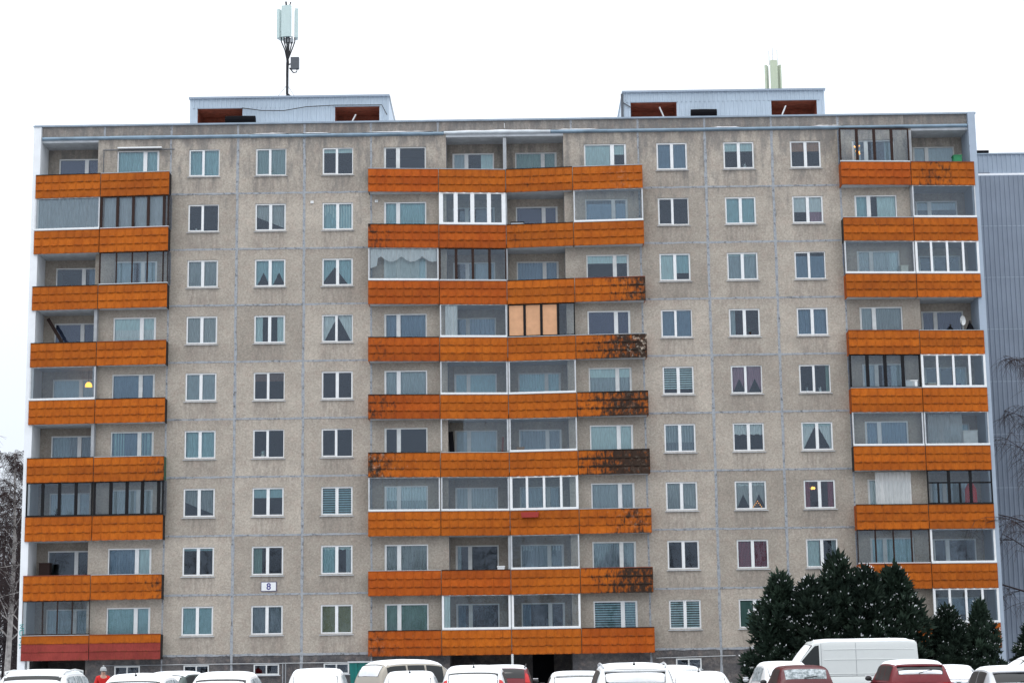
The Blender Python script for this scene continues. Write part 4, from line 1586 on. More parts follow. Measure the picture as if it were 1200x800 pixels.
# boards and rolls leaning in open balconies
def leaning(name, label, cat, p0, p1, w, t, mat):
    o = tag(empty(name, p0), label, cat)
    d = Vector(p1) - Vector(p0)
    q = d.normalized().cross(Vector((0, 1, 0))).normalized() * w / 2
    u = Vector((0, t, 0))
    b = MB()
    b.add([-q, q, q + u, -q + u, d - q, d + q, d + q + u, d - q + u], [(0, 3, 2, 1), (4, 5, 6, 7), (0, 1, 5, 4), (1, 2, 6, 5), (2, 3, 7, 6), (3, 0, 4, 7)])
    b.build('panel', mat, o)
    b = MB()
    b.add([-q * 1.15 - u * .4, q * 1.15 - u * .4, q * 1.15 - u * .02, -q * 1.15 - u * .02, d * .08 - q * 1.15 - u * .4, d * .08 + q * 1.15 - u * .4, d * .08 + q * 1.15 - u * .02, d * .08 - q * 1.15 - u * .02],
          [(0, 3, 2, 1), (4, 5, 6, 7), (0, 1, 5, 4), (1, 2, 6, 5), (2, 3, 7, 6), (3, 0, 4, 7)])
    b.build('end_strip', mat, o)
    return o


leaning('leaning_board', 'long brown board leaning diagonally in open sixth floor left balcony', 'board', (-20.35, .55, fz(5)), (-21.75, .6, fz(5) + 2.3), .16, .04, 'brown_frame')
leaning('folded_parasol', 'black folded parasol leaning in open fourth floor middle balcony', 'parasol', (-2.55, .1, fz(3)), (-2.70, .25, fz(3) + 2.0), .22, .12, 'black_stuff')
leaning('leaning_ski', 'dark slim skis leaning beside the middle partition on fourth floor', 'skis', (-.35, .2, fz(3)), (-.25, .5, fz(3) + 1.75), .10, .03, 'rust_wood')
crate('drying_cabinet', 'narrow dark cupboard in the open second floor far left balcony', 'cupboard', (-21.55, .75, fz(1)), (.5, .45, 1.55), 'brown_frame')
crate('shelf_unit', 'pale shelf unit inside glazed seventh floor right balcony', 'shelf', (18.72, -.18, fz(6)), (.36, .25, 1.35), 'pvc_cream')

potted((bx(3) + W / 2 - .05, .16, fz(8) + .90), 'leafy white potted plant on ninth floor second column window board', 1.1)
potted((bx(10) + W / 2 + .30, .16, fz(8) + .90), 'low white flowers in ninth floor window under pale blind', .9, 'pvc', 'cloth_white')
potted((bx(2) + W / 2 - .35, .16, fz(7) + .90), 'single white ornament pot in dark eighth floor leftmost window', .7, 'pvc', 'cloth_white')
potted((bx(3) + W / 2 - .28, .16, fz(3) + .90), 'pale doll like plant pot in the blackest fourth floor window', 1.2, 'pvc_cream', 'cloth_pale')
potted((bx(11) + W / 2 + .25, .16, fz(4) + .90), 'small white lamp shaped pot in dark fifth floor rightmost window', .9, 'pvc', 'cloth_white')
potted((bx(11) + W / 2 - .35, .16, fz(4) + .90), 'trailing grey plant at left of dark fifth floor rightmost window', .9, 'alu', 'cloth_grey')
potted((bx(10) + W / 2 + .25, .16, fz(5) + .90), 'bushy houseplant in maroon sixth floor window', 1.5, 'brown_frame')
potted((-20.95, .3, fz(2) + .93), 'dark bushy plant inside black framed third floor left balcony', 1.8, 'black_stuff')

# two small sensor boxes on the facade
for x, k, lab in ((bx(4) + .38, 7, 'small white box on wall left of eighth floor teal curtain window'), (bx(5) + .25, 7, 'small white box on wall inside the middle balcony bay')):
    o = tag(empty('junction_box', (x, -.002, fz(k) + 2.22)), lab, 'box')
    MB().box(-.07, .07, -.05, 0.0, -.06, .06).build('housing', 'pvc', o)
    MB().box(-.03, .03, -.056, -.051, -.03, .03).build('cover', 'pvc_old', o)

# two slim pipes standing in front of the basement windows
o = tag(empty('vent_pipe', (-10.2, -1.2, 0)), 'pair of thin grey standpipes before basement window', 'pipe')
for x in (-.06, .07):
    MB().tube([(x, 0, -.1), (x, 0, 1.86)], .022, 6).build('pipe', 'steel', o)
MB().box(-.12, .13, -.03, .03, .6, .66).build('clamp', 'steel_dark', o)

# teal skip
o = tag(empty('waste_container', (-5.15, -9.2, 0)), 'teal steel waste container beside the beige estate car', 'container')
b = MB()
b.add([(-1.2, -.7, .25), (1.2, -.7, .25), (1.2, .7, .25), (-1.2, .7, .25), (-1.32, -.8, 1.80), (1.32, -.8, 1.80), (1.32, .8, 1.80), (-1.32, .8, 1.80)],
      [(0, 3, 2, 1), (0, 1, 5, 4), (1, 2, 6, 5), (2, 3, 7, 6), (3, 0, 4, 7), (4, 5, 6, 7)])
b.build('body', 'teal_sheet', o)
for x in (-1.05, -.55, 0, .55, 1.05):
    MB().add([(x * .95 - .05, -.76, .3), (x * .95 + .05, -.76, .3), (x + .05, -.86, 1.78), (x - .05, -.86, 1.78), (x * .95 - .05, -.70, .3), (x * .95 + .05, -.70, .3), (x + .05, -.80, 1.78), (x - .05, -.80, 1.78)],
             [(0, 1, 2, 3), (1, 5, 6, 2), (4, 0, 3, 7), (3, 2, 6, 7)]).build('rib', 'teal_sheet', o)
MB().box(-1.38, 1.38, -.87, .87, 1.80, 1.86).build('lid', 'alu', o)
for x in (-.9, .9):
    for y in (-.5, .5):
        MB().lathe([(.001, 0), (.11, .0), (.11, .24), (.001, .24)], x, y, 8).build('foot', 'steel_dark', o)

# ------------------------------------------------------------------ cars
TYPES = {
    'hatch': dict(prof=[(.03, 0), (.048, .32), (.075, .56), (.105, .76), (.135, .875), (.175, .94), (.25, .985), (.36, 1.0), (.44, .985), (.50, .945), (.56, .86), (.64, .48), (.735, 0)], zb=.96,
                  lower=[(0, .86, .55, .28), (.004, .93, .70, .24), (.012, .965, .88, .22), (.035, .985, .955, .2), (.2, 1, .955, .18), (.5, 1, .95, .18), (.735, .99, .94, .18), (.86, .97, .86, .18), (.95, .93, .74, .2), (.985, .87, .66, .24), (1, .80, .52, .3)],
                  rear=(.05, .115), side=[(.15, .33), (.345, .53)], roof=(.14, .53), ws=(.565, .70)),
    'suv': dict(prof=[(.02, 0), (.032, .36), (.052, .66), (.075, .84), (.105, .925), (.15, .965), (.24, .992), (.34, 1), (.44, .99), (.51, .95), (.57, .87), (.645, .5), (.72, 0)], zb=1.06,
                lower=[(0, .86, .6, .34), (.004, .94, .80, .28), (.010, .97, .98, .25), (.025, .985, 1.05, .25), (.2, 1, 1.06, .22), (.5, 1, 1.05, .22), (.72, .99, 1.04, .22), (.86, .97, .98, .22), (.95, .94, .88, .24), (.985, .88, .76, .28), (1, .82, .6, .34)],
                rear=(.034, .078), side=[(.09, .24), (.255, .40), (.415, .55)], roof=(.10, .54), ws=(.58, .69)),
    'sedan': dict(prof=[(.13, 0), (.18, .45), (.24, .82), (.31, .975), (.41, 1), (.51, .98), (.58, .86), (.66, .43), (.75, 0)], zb=.95,
                  lower=[(0, .86, .58, .28), (.004, .93, .76, .24), (.012, .96, .90, .22), (.035, .98, .945, .2), (.13, 1, .95, .18), (.5, 1, .945, .18), (.75, .99, .93, .18), (.86, .97, .85, .18), (.95, .93, .73, .2), (.985, .87, .64, .24), (1, .80, .5, .3)],
                  rear=(.15, .25), side=[(.26, .40), (.415, .56)], roof=(.28, .54), ws=(.59, .72)),
    'van': dict(prof=[(.001, 0), (.003, .5), (.008, .90), (.022, .978), (.06, 1.0), (.30, 1.0), (.68, 1.0), (.745, .955), (.83, .52), (.915, 0)], zb=1.10,
                lower=[(0, .90, .55, .34), (.002, .97, .9, .3), (.006, .99, 1.09, .28), (.02, 1, 1.10, .28), (.5, 1, 1.10, .26), (.80, 1, 1.09, .26), (.915, .98, 1.06, .26), (.955, .95, .96, .26), (.985, .90, .84, .3), (1, .82, .6, .36)],
                rear=None, side=[(.715, .855)], roof=(.02, .72), ws=(.76, .90)),
}
SECT = [(1.0, 0), (.978, .15), (.935, .40), (.885, .65), (.845, .80), (.795, .895), (.70, .953), (.48, .986), (.24, .997), (0, 1.0)]
SECT_VAN = [(1.0, 0), (.998, .15), (.992, .40), (.985, .65), (.975, .85), (.955, .94), (.90, .975), (.60, .99), (.30, .998), (0, 1.0)]


def lerp_tab(tab, t):
    for a, c in zip(tab, tab[1:]):
        if t <= c[0]:
            u = (t - a[0]) / max(1e-9, c[0] - a[0])
            return a[1] + (c[1] - a[1]) * u
    return tab[-1][1]


def make_car(label, kind, paint, L, Wd, H, loc, rz=0.0, snow=.05, rear_snow=0.0, rails=None, tall_light=False, mirror='plastic_black',
             antenna=False, wiper=False, side_snow=False, name='parked_car', hood_snow=True, spoiler=False, rear_frost=False, group='cars parked in front of the block'):
    T = TYPES[kind]
    zb = T['zb']
    hw = Wd / 2
    hm = H - zb
    sect = SECT_VAN if kind == 'van' else SECT
    car = tag(empty(name, loc, None, rz), label, 'van' if kind == 'van' else 'car', None if kind == 'van' else group)

    def wid(t):
        return hw * (1 - .07 * abs(2 * t - 1) ** 4) * .975

    def cs(t, k, off=0.0, raw=False):
        h = lerp_tab(T['prof'], t) * hm
        kk = k if k <= 9 else 18 - k
        i = min(8, int(kk))
        u = kk - i
        a = sect[i][0] + (sect[i + 1][0] - sect[i][0]) * u
        bq = sect[i][1] + (sect[i + 1][1] - sect[i][1]) * u
        a = 1 - (1 - a) if a < .8 else 1 - (1 - a) * min(1.0, h / hm + .25)
        x = wid(t) * a * (1 if k <= 9 else -1)
        # plan curvature: glass bows at the tail
        yy = (t - .5) * L + (.05 * (x / hw) ** 2 if t < .3 and kind != 'van' else (-.10 * (x / hw) ** 2 if t > .55 else 0))
        p = Vector((x, yy, zb - .01 + h * bq))
        if off and not raw:
            e = .012
            pt1 = cs(min(.999, t + e), k, 0, True)
            pt0 = cs(max(0, t - e), k, 0, True)
            pk1 = cs(t, min(18, k + .25), 0, True)
            pk0 = cs(t, max(0, k - .25), 0, True)
            n = (pk1 - pk0).cross(pt1 - pt0)
            if n.length > 1e-9:
                n.normalize()
                if n.dot(Vector((x, yy * .4, max(.2, p.z - zb + .3)))) < 0:
                    n = -n
                p = p + n * off
        return p

    def patch(t0, t1, k0, k1, off, nt, nk, rim=False, wob=0.0):
        rows = []
        for i in range(nt + 1):
            u = i / nt
            r_ = []
            for j in range(nk + 1):
                v = j / nk
                o_ = off
                if rim:
                    ed = min(u, 1 - u) * nt
                    ev = min(v, 1 - v) * nk
                    o_ = off * math.sin(min(1, ed / 2.5) * math.pi / 2) * math.sin(min(1, ev / 3.0) * math.pi / 2) + .004
                    if wob:
                        o_ += wob * noise.noise(Vector((u * 6 + loc[0] * 3, v * 4, loc[1]))) * min(1, ed) * min(1, ev)
                r_.append(cs(t0 + (t1 - t0) * u, k0 + (k1 - k0) * v, o_))
            rows.append(r_)
        return MB().grid(rows)

    # cabin shell
    t0, t1 = T['prof'][0][0], T['prof'][-1][0]
    ts = sorted(set([t0 + (t1 - t0) * i / 26 for i in range(27)] + [p_[0] for p_ in T['prof']]))
    rows = [[cs(t, k * .5) for k in range(37)] for t in ts]
    MB().grid(rows).build('cabin', paint, car, smooth=True)
    # lower body
    rows = []
    for (t, wf, zt, zlo) in T['lower']:
        w = hw * wf
        zt = zt * zb / T['zb']
        half = [(.78 * w, zlo), (.95 * w, zlo + .06), (.99 * w, zlo + .20), (w, zlo + .38 if zt - zlo > .5 else (zt + zlo) / 2), (.985 * w, zt - .07), (.95 * w, zt - .012), (.55 * w, zt + .006), (0, zt + .012)]
        ring = [(x, z) for x, z in half] + [(-x, z) for x, z in reversed(half[:-1])]
        rows.append([(x, (t - .5) * L, z) for x, z in ring] + [(ring[0][0], (t - .5) * L, ring[0][1])])
    b = MB().grid(rows)
    n = len(rows[0]) - 1
    b.add(rows[0][:-1], [tuple(range(n))])
    b.add(rows[-1][:-1], [tuple(reversed(range(n)))])
    b.build('body', paint, car, smooth=True)
    # glass
    if T['rear']:
        a, c = T['rear']
        g_ = patch(a, c, 5.6, 12.4, .006, 6, 10).build('rear_window', 'glass_frost' if rear_frost else 'glass_car', car, smooth=True)
        if wiper:
            p0, p1 = cs(a + .002, 9.3, .03), cs(a + .012, 7.4, .03)
            MB().tube([p0, p1], .012, 5).build('wiper', 'plastic_black', g_)
        if rear_snow:
            patch(a, a + (c - a) * rear_snow, 5.7, 12.3, .03, 6, 12, True, .008).build('snow', 'snow', g_, smooth=True)
    for a, c in T['side']:
        for k0, k1 in ((.7, 4.2), (17.3, 13.8)):
            patch(a, c, k0, k1, .006, 5, 4).build('side_window', 'glass_frost' if side_snow else 'glass_side', car, smooth=True)
    a, c = T['ws']
    g_ = patch(a, c, 5.2, 12.8, .006, 6, 10).build('windshield', 'glass_car', car, smooth=True)
    if snow:
        patch(a, c, 5.3, 12.7, .03, 6, 10, True, .008).build('snow', 'snow', g_, smooth=True)
        a, c = T['roof']
        patch(a - .012 if kind != 'sedan' else a - .02, c + .03, 4.9, 13.1, snow, 12, 14, True, .010).build('roof_snow', 'snow', car, smooth=True)
        if hood_snow:
            hs = [r_ for r_ in T['lower'] if r_[0] >= T['prof'][-1][0] - .01]
            rr = []
            for i, (t, wf, zt, zlo) in enumerate(hs[:-2]):
                rr.append([(hw * wf * v, (t - .5) * L, zt + .012 + (.05 if abs(v) < .8 and 0 < i < len(hs) - 3 else .0) + .004) for v in (-.92, -.7, -.35, 0, .35, .7, .92)])
            MB().grid(rr).build('bonnet_snow', 'snow', car, smooth=True)
            if kind == 'sedan':
                rr = []
                for i, t in enumerate((.03, .05, .08, .115, .13)):
                    rr.append([(hw * v, (t - .5) * L, zb + .006 + (.055 if abs(v) < .8 and 0 < i < 4 else 0)) for v in (-.92, -.7, -.35, 0, .35, .7, .92)])
                MB().grid(rr).build('boot_snow', 'snow', car, smooth=True)
    # spoiler lip
    if spoiler:
        p0, p1, pm = cs(T['roof'][0] - .03, 5.6, .03), cs(T['roof'][0] - .03, 12.4, .03), cs(T['roof'][0] - .035, 9, .03)
        MB().tube([p0, (p0 + pm) / 2, pm, (p1 + pm) / 2, p1], .028, 6).build('spoiler', paint, car, smooth=True)
    # wheels
    for wx in (-1, 1):
        for wt in (.185, .80):
            y = (wt - .5) * L
            r_ = .33 if kind in ('suv', 'van') else .305
            wc = empty('wheel', (wx * (hw - .10), y, r_), car)
            b = MB()
            prof = [(r_ * .62, -.10), (r_ * .9, -.10), (r_, -.06), (r_, .06), (r_ * .9, .10), (r_ * .62, .10)]
            b.lathe(prof, 0, 0, 18)
            b.v = [(z, x, y_) for x, y_, z in b.v]
            b.build('tyre', 'tyre', wc, smooth=True)
            b = MB()
            b.lathe([(.001, .06), (r_ * .25, .075), (r_ * .58, .05), (r_ * .63, .09), (r_ * .63, -.09), (.001, -.09)], 0, 0, 18)
            b.v = [(z * wx, x, y_) for x, y_, z in b.v]
            b.build('rim', 'rim', wc, smooth=True)
            # dark arch
            b = MB()
            b.tube([(wx * (hw - .045), y + (r_ + .05) * math.cos(math.pi * k / 10), r_ + (r_ + .05) * math.sin(math.pi * k / 10)) for k in range(11)], .05, 6)
            b.build('wheel_arch', 'plastic_black', car, smooth=True)
    # lamps, mirrors, bumper, plate
    for sx_ in (-1, 1):
        if tall_light:
            k0, k1 = (3.2, 5.2) if sx_ > 0 else (14.8, 12.8)
            patch(T['prof'][0][0] + .006, T['prof'][2][0] + .004, k0, k1, .012, 4, 3).build('tail_light', 'tail_red', car, smooth=True)
        b = MB()
        z0_, z1_ = (zb - .20, zb - .02)
        b.prism([(sx_ * hw * .66, -L / 2 + .012), (sx_ * hw * .93, -L / 2 + .02), (sx_ * hw * .985, -L / 2 + .11), (sx_ * hw * .9, -L / 2 + .16), (sx_ * hw * .66, -L / 2 + .1)][::sx_], z0_, z1_)
        b.build('tail_light', 'tail_red', car)
        b = MB()
        b.prism([(sx_ * hw * .60, L / 2 - .09), (sx_ * hw * .86, L / 2 - .16), (sx_ * hw * .95, L / 2 - .32), (sx_ * hw * .80, L / 2 - .34), (sx_ * hw * .60, L / 2 - .2)][::-sx_], zb - .36, zb - .22)
        b.build('headlight', 'head_lamp', car)
        tm = T['ws'][1] - .045
        mx = sx_ * (hw + .07)
        b = MB()
        rows = []
        for i in range(6):
            an = math.pi * i / 5
            rr = max(.02, math.sin(an))
            rows.append([(mx - .10 * math.cos(an), (tm - .5) * L + .055 * rr * math.cos(2 * math.pi * k / 10), zb + .09 + .075 * rr * math.sin(2 * math.pi * k / 10)) for k in range(11)])
        b.grid(rows)
        mm = b.build('mirror', mirror, car, smooth=True)
        MB().tube([(sx_ * (hw - .05), (tm - .5) * L, zb + .02), (mx, (tm - .5) * L, zb + .06)], .025, 6).build('mirror_arm', 'plastic_black', mm)
        if snow:
            MB().box(mx - .08, mx + .08, (tm - .5) * L - .035, (tm - .5) * L + .035, zb + .16, zb + .185).build('mirror_snow', 'snow', mm)
    MB().box(-hw * .80, hw * .80, -L / 2 - .03, -L / 2 + .10, .36, .56).build('bumper', paint if kind != 'van' else 'plastic_black', car)
    MB().box(-hw * .76, hw * .76, L / 2 - .10, L / 2 + .03, .36, .54).build('bumper', paint, car)
    MB().box(-.26, .26, -L / 2 - .036, -L / 2 - .031, .42, .53).build('plate', 'sign_white', car)
    if rails:
        for sx_ in (-1, 1):
            k = 5.6 if sx_ > 0 else 12.4
            a, c = T['roof']
            pts_ = [cs(a + (c - a) * u, k, o_) for u, o_ in ((.02, .01), (.06, .075), (.5, .085), (.92, .075), (.98, .01))]
            MB().tube(pts_, .021, 6).build('roof_rail', rails, car, smooth=True)
    if antenna:
        p0 = cs(T['roof'][0] + .03, 9, snow)
        MB().tube([p0, p0 + Vector((0, -.06, .12))], .009, 5).build('antenna', 'plastic_black', car)
        MB().lathe([(.03, -.02), (.03, .01), (.01, .03)], p0.x, p0.y, 8).build('antenna_base', 'plastic_black', car, (0, 0, p0.z))
    return car, cs


def rc(x, yrear, L):
    return (x, yrear + L / 2, 0)


cars = []
cars.append(make_car('snow covered white estate with roof rails at the left edge', 'suv', 'paint_white', 4.6, 1.86, 1.69, rc(-10.65, -43.17, 4.6), .02, .05, .55, 'pvc_old', antenna=False, side_snow=True))
cars.append(make_car('snow covered hatchback with short aerial below the person in red', 'hatch', 'paint_white', 4.2, 1.74, 1.56, rc(-8.55, -42.2, 4.2), .0, .055, .82, antenna=True, side_snow=True))
cars.append(make_car('pale car behind, its roof showing between two snowy hatchbacks at left', 'sedan', 'paint_green', 4.4, 1.74, 1.57, rc(-10.8, -25.2, 4.4), -.35, .05, .9))
cars.append(make_car('rounded snow covered car, second in front of the leftmost window column', 'hatch', 'paint_white', 4.0, 1.70, 1.57, rc(-6.68, -41.2, 4.0), .0, .06, .78, side_snow=True))
cars.append(make_car('white car wholly buried in snow left of the teal container', 'hatch', 'paint_white', 4.1, 1.74, 1.59, rc(-5.27, -34.2, 4.1), .04, .075, 1.0, mirror='paint_white', side_snow=True))
cars.append(make_car('beige estate car turned sideways with frosted side windows', 'suv', 'paint_beige', 4.6, 1.84, 1.84, (-2.75, -24.0, 0), -.95, .055, .9, side_snow=False))
cars.append(make_car('low snow covered car in front of the beige estate', 'hatch', 'paint_white', 4.0, 1.70, 1.48, rc(-2.72, -33.2, 4.0), .02, .07, 1.0, antenna=True, side_snow=True))
cars.append(make_car('white hatchback with tall red tail lights and snowy rear window', 'hatch', 'paint_white', 4.3, 1.80, 1.645, rc(-.74, -38.2, 4.3), -.02, .05, .82, tall_light=True, antenna=True))
cars.append(make_car('dark red car with black rear window and snowy roof behind white hatchback', 'suv', 'paint_red', 4.4, 1.82, 1.65, rc(-.10, -30.2, 4.4), .0, .035, 0, 'plastic_black', tall_light=True))
cars.append(make_car('low white saloon with a dark strip at its rear window top', 'sedan', 'paint_white', 4.5, 1.76, 1.44, rc(1.98, -34.2, 4.5), .0, .05, .78))
cars.append(make_car('large white off roader with roof rails at bottom middle', 'suv', 'paint_white', 4.7, 1.88, 1.665, rc(2.89, -45.17, 4.7), .0, .045, .62, 'alu', antenna=True, spoiler=True))
cars.append(make_car('snow covered white car behind the large off roader', 'hatch', 'paint_white', 4.2, 1.76, 1.55, rc(5.05, -32.2, 4.2), -.5, .06, 1.0, side_snow=True))
cars.append(make_car('low white mound of a car right of the large off roader', 'sedan', 'paint_white', 4.4, 1.74, 1.39, rc(4.92, -39.2, 4.4), .0, .075, 1.0, antenna=True, side_snow=True))
cars.append(make_car('snow covered white car under the dark evergreens, left of the van', 'hatch', 'paint_white', 4.2, 1.76, 1.60, rc(8.92, -25.2, 4.2), .05, .07, 1.0, mirror='alu', side_snow=True))
cars.append(make_car('maroon hatchback with almost no snow in front of the van cab', 'hatch', 'paint_maroon', 4.0, 1.72, 1.56, rc(8.68, -31.17, 4.0), .0, 0, 0, wiper=True, hood_snow=False, rear_frost=True))
cars.append(make_car('red crossover with snowy roof and wiped rear window', 'suv', 'paint_red', 4.2, 1.78, 1.63, rc(11.34, -34.17, 4.2), .0, .05, .30, wiper=True, spoiler=True))
cars.append(make_car('low snow covered saloon right of the red crossover', 'sedan', 'paint_silver', 4.5, 1.78, 1.43, rc(14.02, -27.2, 4.5), .0, .06, .9))
cars.append(make_car('white car seen from the side at the right edge', 'suv', 'paint_white', 4.5, 1.82, 1.71, (18.35, -19.0, 0), math.pi / 2, .06, 1.0))
cars.append(make_car('silver car with dark rear window at bottom right corner', 'hatch', 'paint_silver', 4.2, 1.78, 1.485, rc(12.05, -42.17, 4.2), -.03, .04, 0, wiper=True, spoiler=True))
van, vcs = make_car('tall white panel van parked sideways before the evergreens', 'van', 'paint_van', 5.2, 2.0, 2.40, (12.30, -16.2, 0), math.pi / 2, .035, 0, name='panel_van', hood_snow=True)
# pressed swage lines and the rear door seam on the van's side
for k_ in (.4, 2.2, 3.4):
    for side in (k_, 18 - k_):
        pts = [vcs(t, side, .006) for t in (.03, .2, .4, .55, .68)]
        MB().tube(pts, .012, 4).build('swage_line', 'paint_van', van)
for t_ in (.44, .70):
    for f_ in (0, 1):
        pts = [vcs(t_, k if f_ == 0 else 18 - k, .004) for k in (0, 1, 2, 3, 4, 4.6)]
        MB().tube(pts, .007, 4).build('door_seam', 'steel', van)

# ------------------------------------------------------------------ person
def skin(name, verts, edges, mat, parent, sub=2):
    me = bpy.data.meshes.new(name)
    me.from_pydata([v[:3] for v in verts], edges, [])
    me.materials.append(MATS[mat])
    o = place(name, me, parent)
    o.modifiers.new('skin', 'SKIN')
    for i, v in enumerate(verts):
        r_ = v[3] if isinstance(v[3], tuple) else (v[3], v[3])
        me.skin_vertices[0].data[i].radius = r_
        me.skin_vertices[0].data[i].use_root = (i == 0)
    if sub:
        sm = o.modifiers.new('subsurf', 'SUBSURF')
        sm.levels = sub
        sm.render_levels = sub
    for m_ in o.modifiers:
        if m_.type == 'SKIN':
            m_.use_smooth_shade = True
    return o


per = tag(empty('person', (-14.3, -19.2, 0), None, .5), 'person in red jacket and grey knit hat walking behind snowy cars', 'person')
bv = [(0, 0, .92, (.15, .11)), (0, 0, 1.15, (.145, .10)), (0, -.01, 1.36, (.16, .10)), (0, -.01, 1.47, .06), (0, -.03, 1.56, (.075, .085)), (0, -.04, 1.65, (.078, .09)),
      (.10, 0, .84, .085), (.11, -.09, .48, .06), (.11, .03, .10, .042), (.11, -.12, .05, .038),
      (-.10, 0, .84, .085), (-.11, .07, .48, .06), (-.11, .18, .12, .042), (-.11, .05, .05, .038),
      (.19, 0, 1.40, .055), (.25, .04, 1.14, .045), (.25, -.14, .95, .035),
      (-.19, 0, 1.40, .055), (-.26, -.02, 1.14, .045), (-.24, -.20, 1.02, .035)]
be = [(0, 1), (1, 2), (2, 3), (3, 4), (4, 5), (0, 6), (6, 7), (7, 8), (8, 9), (0, 10), (10, 11), (11, 12), (12, 13), (2, 14), (14, 15), (15, 16), (2, 17), (17, 18), (18, 19)]
body = skin('body', bv, be, 'skin', per)
skin('trousers', [(0, 0, .92, (.17, .13)), (.10, 0, .82, .105), (.11, -.09, .48, .082), (.11, .02, .14, .066), (-.10, 0, .82, .105), (-.11, .07, .48, .082), (-.11, .165, .16, .066)],
     [(0, 1), (1, 2), (2, 3), (0, 4), (4, 5), (5, 6)], 'denim', per)
skin('jacket', [(0, -.01, 1.18, (.185, .145)), (0, 0, .90, (.185, .145)), (0, -.01, 1.38, (.18, .13)), (0, -.015, 1.49, (.085, .08)),
                (.19, 0, 1.40, .085), (.265, .04, 1.14, .072), (.255, -.12, .97, .058), (-.19, 0, 1.40, .085), (-.275, -.02, 1.14, .072), (-.245, -.18, 1.035, .058)],
     [(0, 1), (0, 2), (2, 3), (2, 4), (4, 5), (5, 6), (2, 7), (7, 8), (8, 9)], 'red_cloth', per)
rows = []
for i in range(7):
    t = i / 6
    rr = .118 * math.cos(t * 1.45) ** .6 if i < 6 else .012
    rows.append([(rr * math.cos(2 * math.pi * k / 14), -.03 + rr * 1.1 * math.sin(2 * math.pi * k / 14), 1.63 + .145 * math.sin(t * 1.5)) for k in range(15)])
MB().grid(rows).build('hat', 'grey_knit', per, smooth=True)
b = MB()
ball(b, (0, -.03, 1.80), .035)
b.build('hat_bobble', 'grey_knit', per, smooth=True)
b = MB()
for sx_ in (-1, 1):
    ball(b, (sx_ * .032, -.125, 1.615), .010, 1, 8)
b.build('eyes', 'black_stuff', per)
MB().add([(-.014, -.118, 1.60), (.014, -.118, 1.60), (0, -.150, 1.575), (-.016, -.12, 1.565), (.016, -.12, 1.565)], [(0, 2, 1), (0, 3, 2), (1, 2, 4), (3, 4, 2)]).build('nose', 'skin', per)
MB().box(-.025, .025, -.118, -.108, 1.535, 1.545).build('mouth', 'red_plastic', per)
for hx, hy, hz in ((.25, -.15, .93), (-.24, -.21, 1.0)):
    vv = [(hx, hy, hz, .028), (hx, hy - .03, hz - .05, (.034, .020))]
    ee = [(0, 1)]
    for f_ in range(4):
        n0 = len(vv)
        vv += [(hx + (f_ - 1.5) * .017, hy - .045, hz - .09, .009), (hx + (f_ - 1.5) * .017, hy - .055 - .01 * (f_ % 2), hz - .12 - .006 * (f_ in (1, 2)), .008), (hx + (f_ - 1.5) * .016, hy - .05, hz - .145, .007)]
        ee += [(1, n0), (n0, n0 + 1), (n0 + 1, n0 + 2)]
    n0 = len(vv)
    vv += [(hx + .034, hy - .04, hz - .05, .010), (hx + .042, hy - .06, hz - .08, .009)]
    ee += [(0, n0), (n0, n0 + 1)]
    skin('hand', vv, ee, 'skin', per, 1)
for sx_, y in ((.11, -.04), (-.11, .11)):
    b = MB()
    rows = []
    for i, (yy, w, h_) in enumerate(((.10, .035, .10), (.06, .05, .17), (0, .052, .15), (-.08, .05, .09), (-.15, .045, .07), (-.18, .02, .03))):
        rows.append([(sx_ + w * math.cos(math.pi * k / 6), y + yy, max(0, h_ * math.sin(math.pi * k / 6))) for k in range(7)])
    b.grid(rows)
    b.add(rows[0], [tuple(range(7))])
    b.build('boot', 'boot', per, smooth=True)

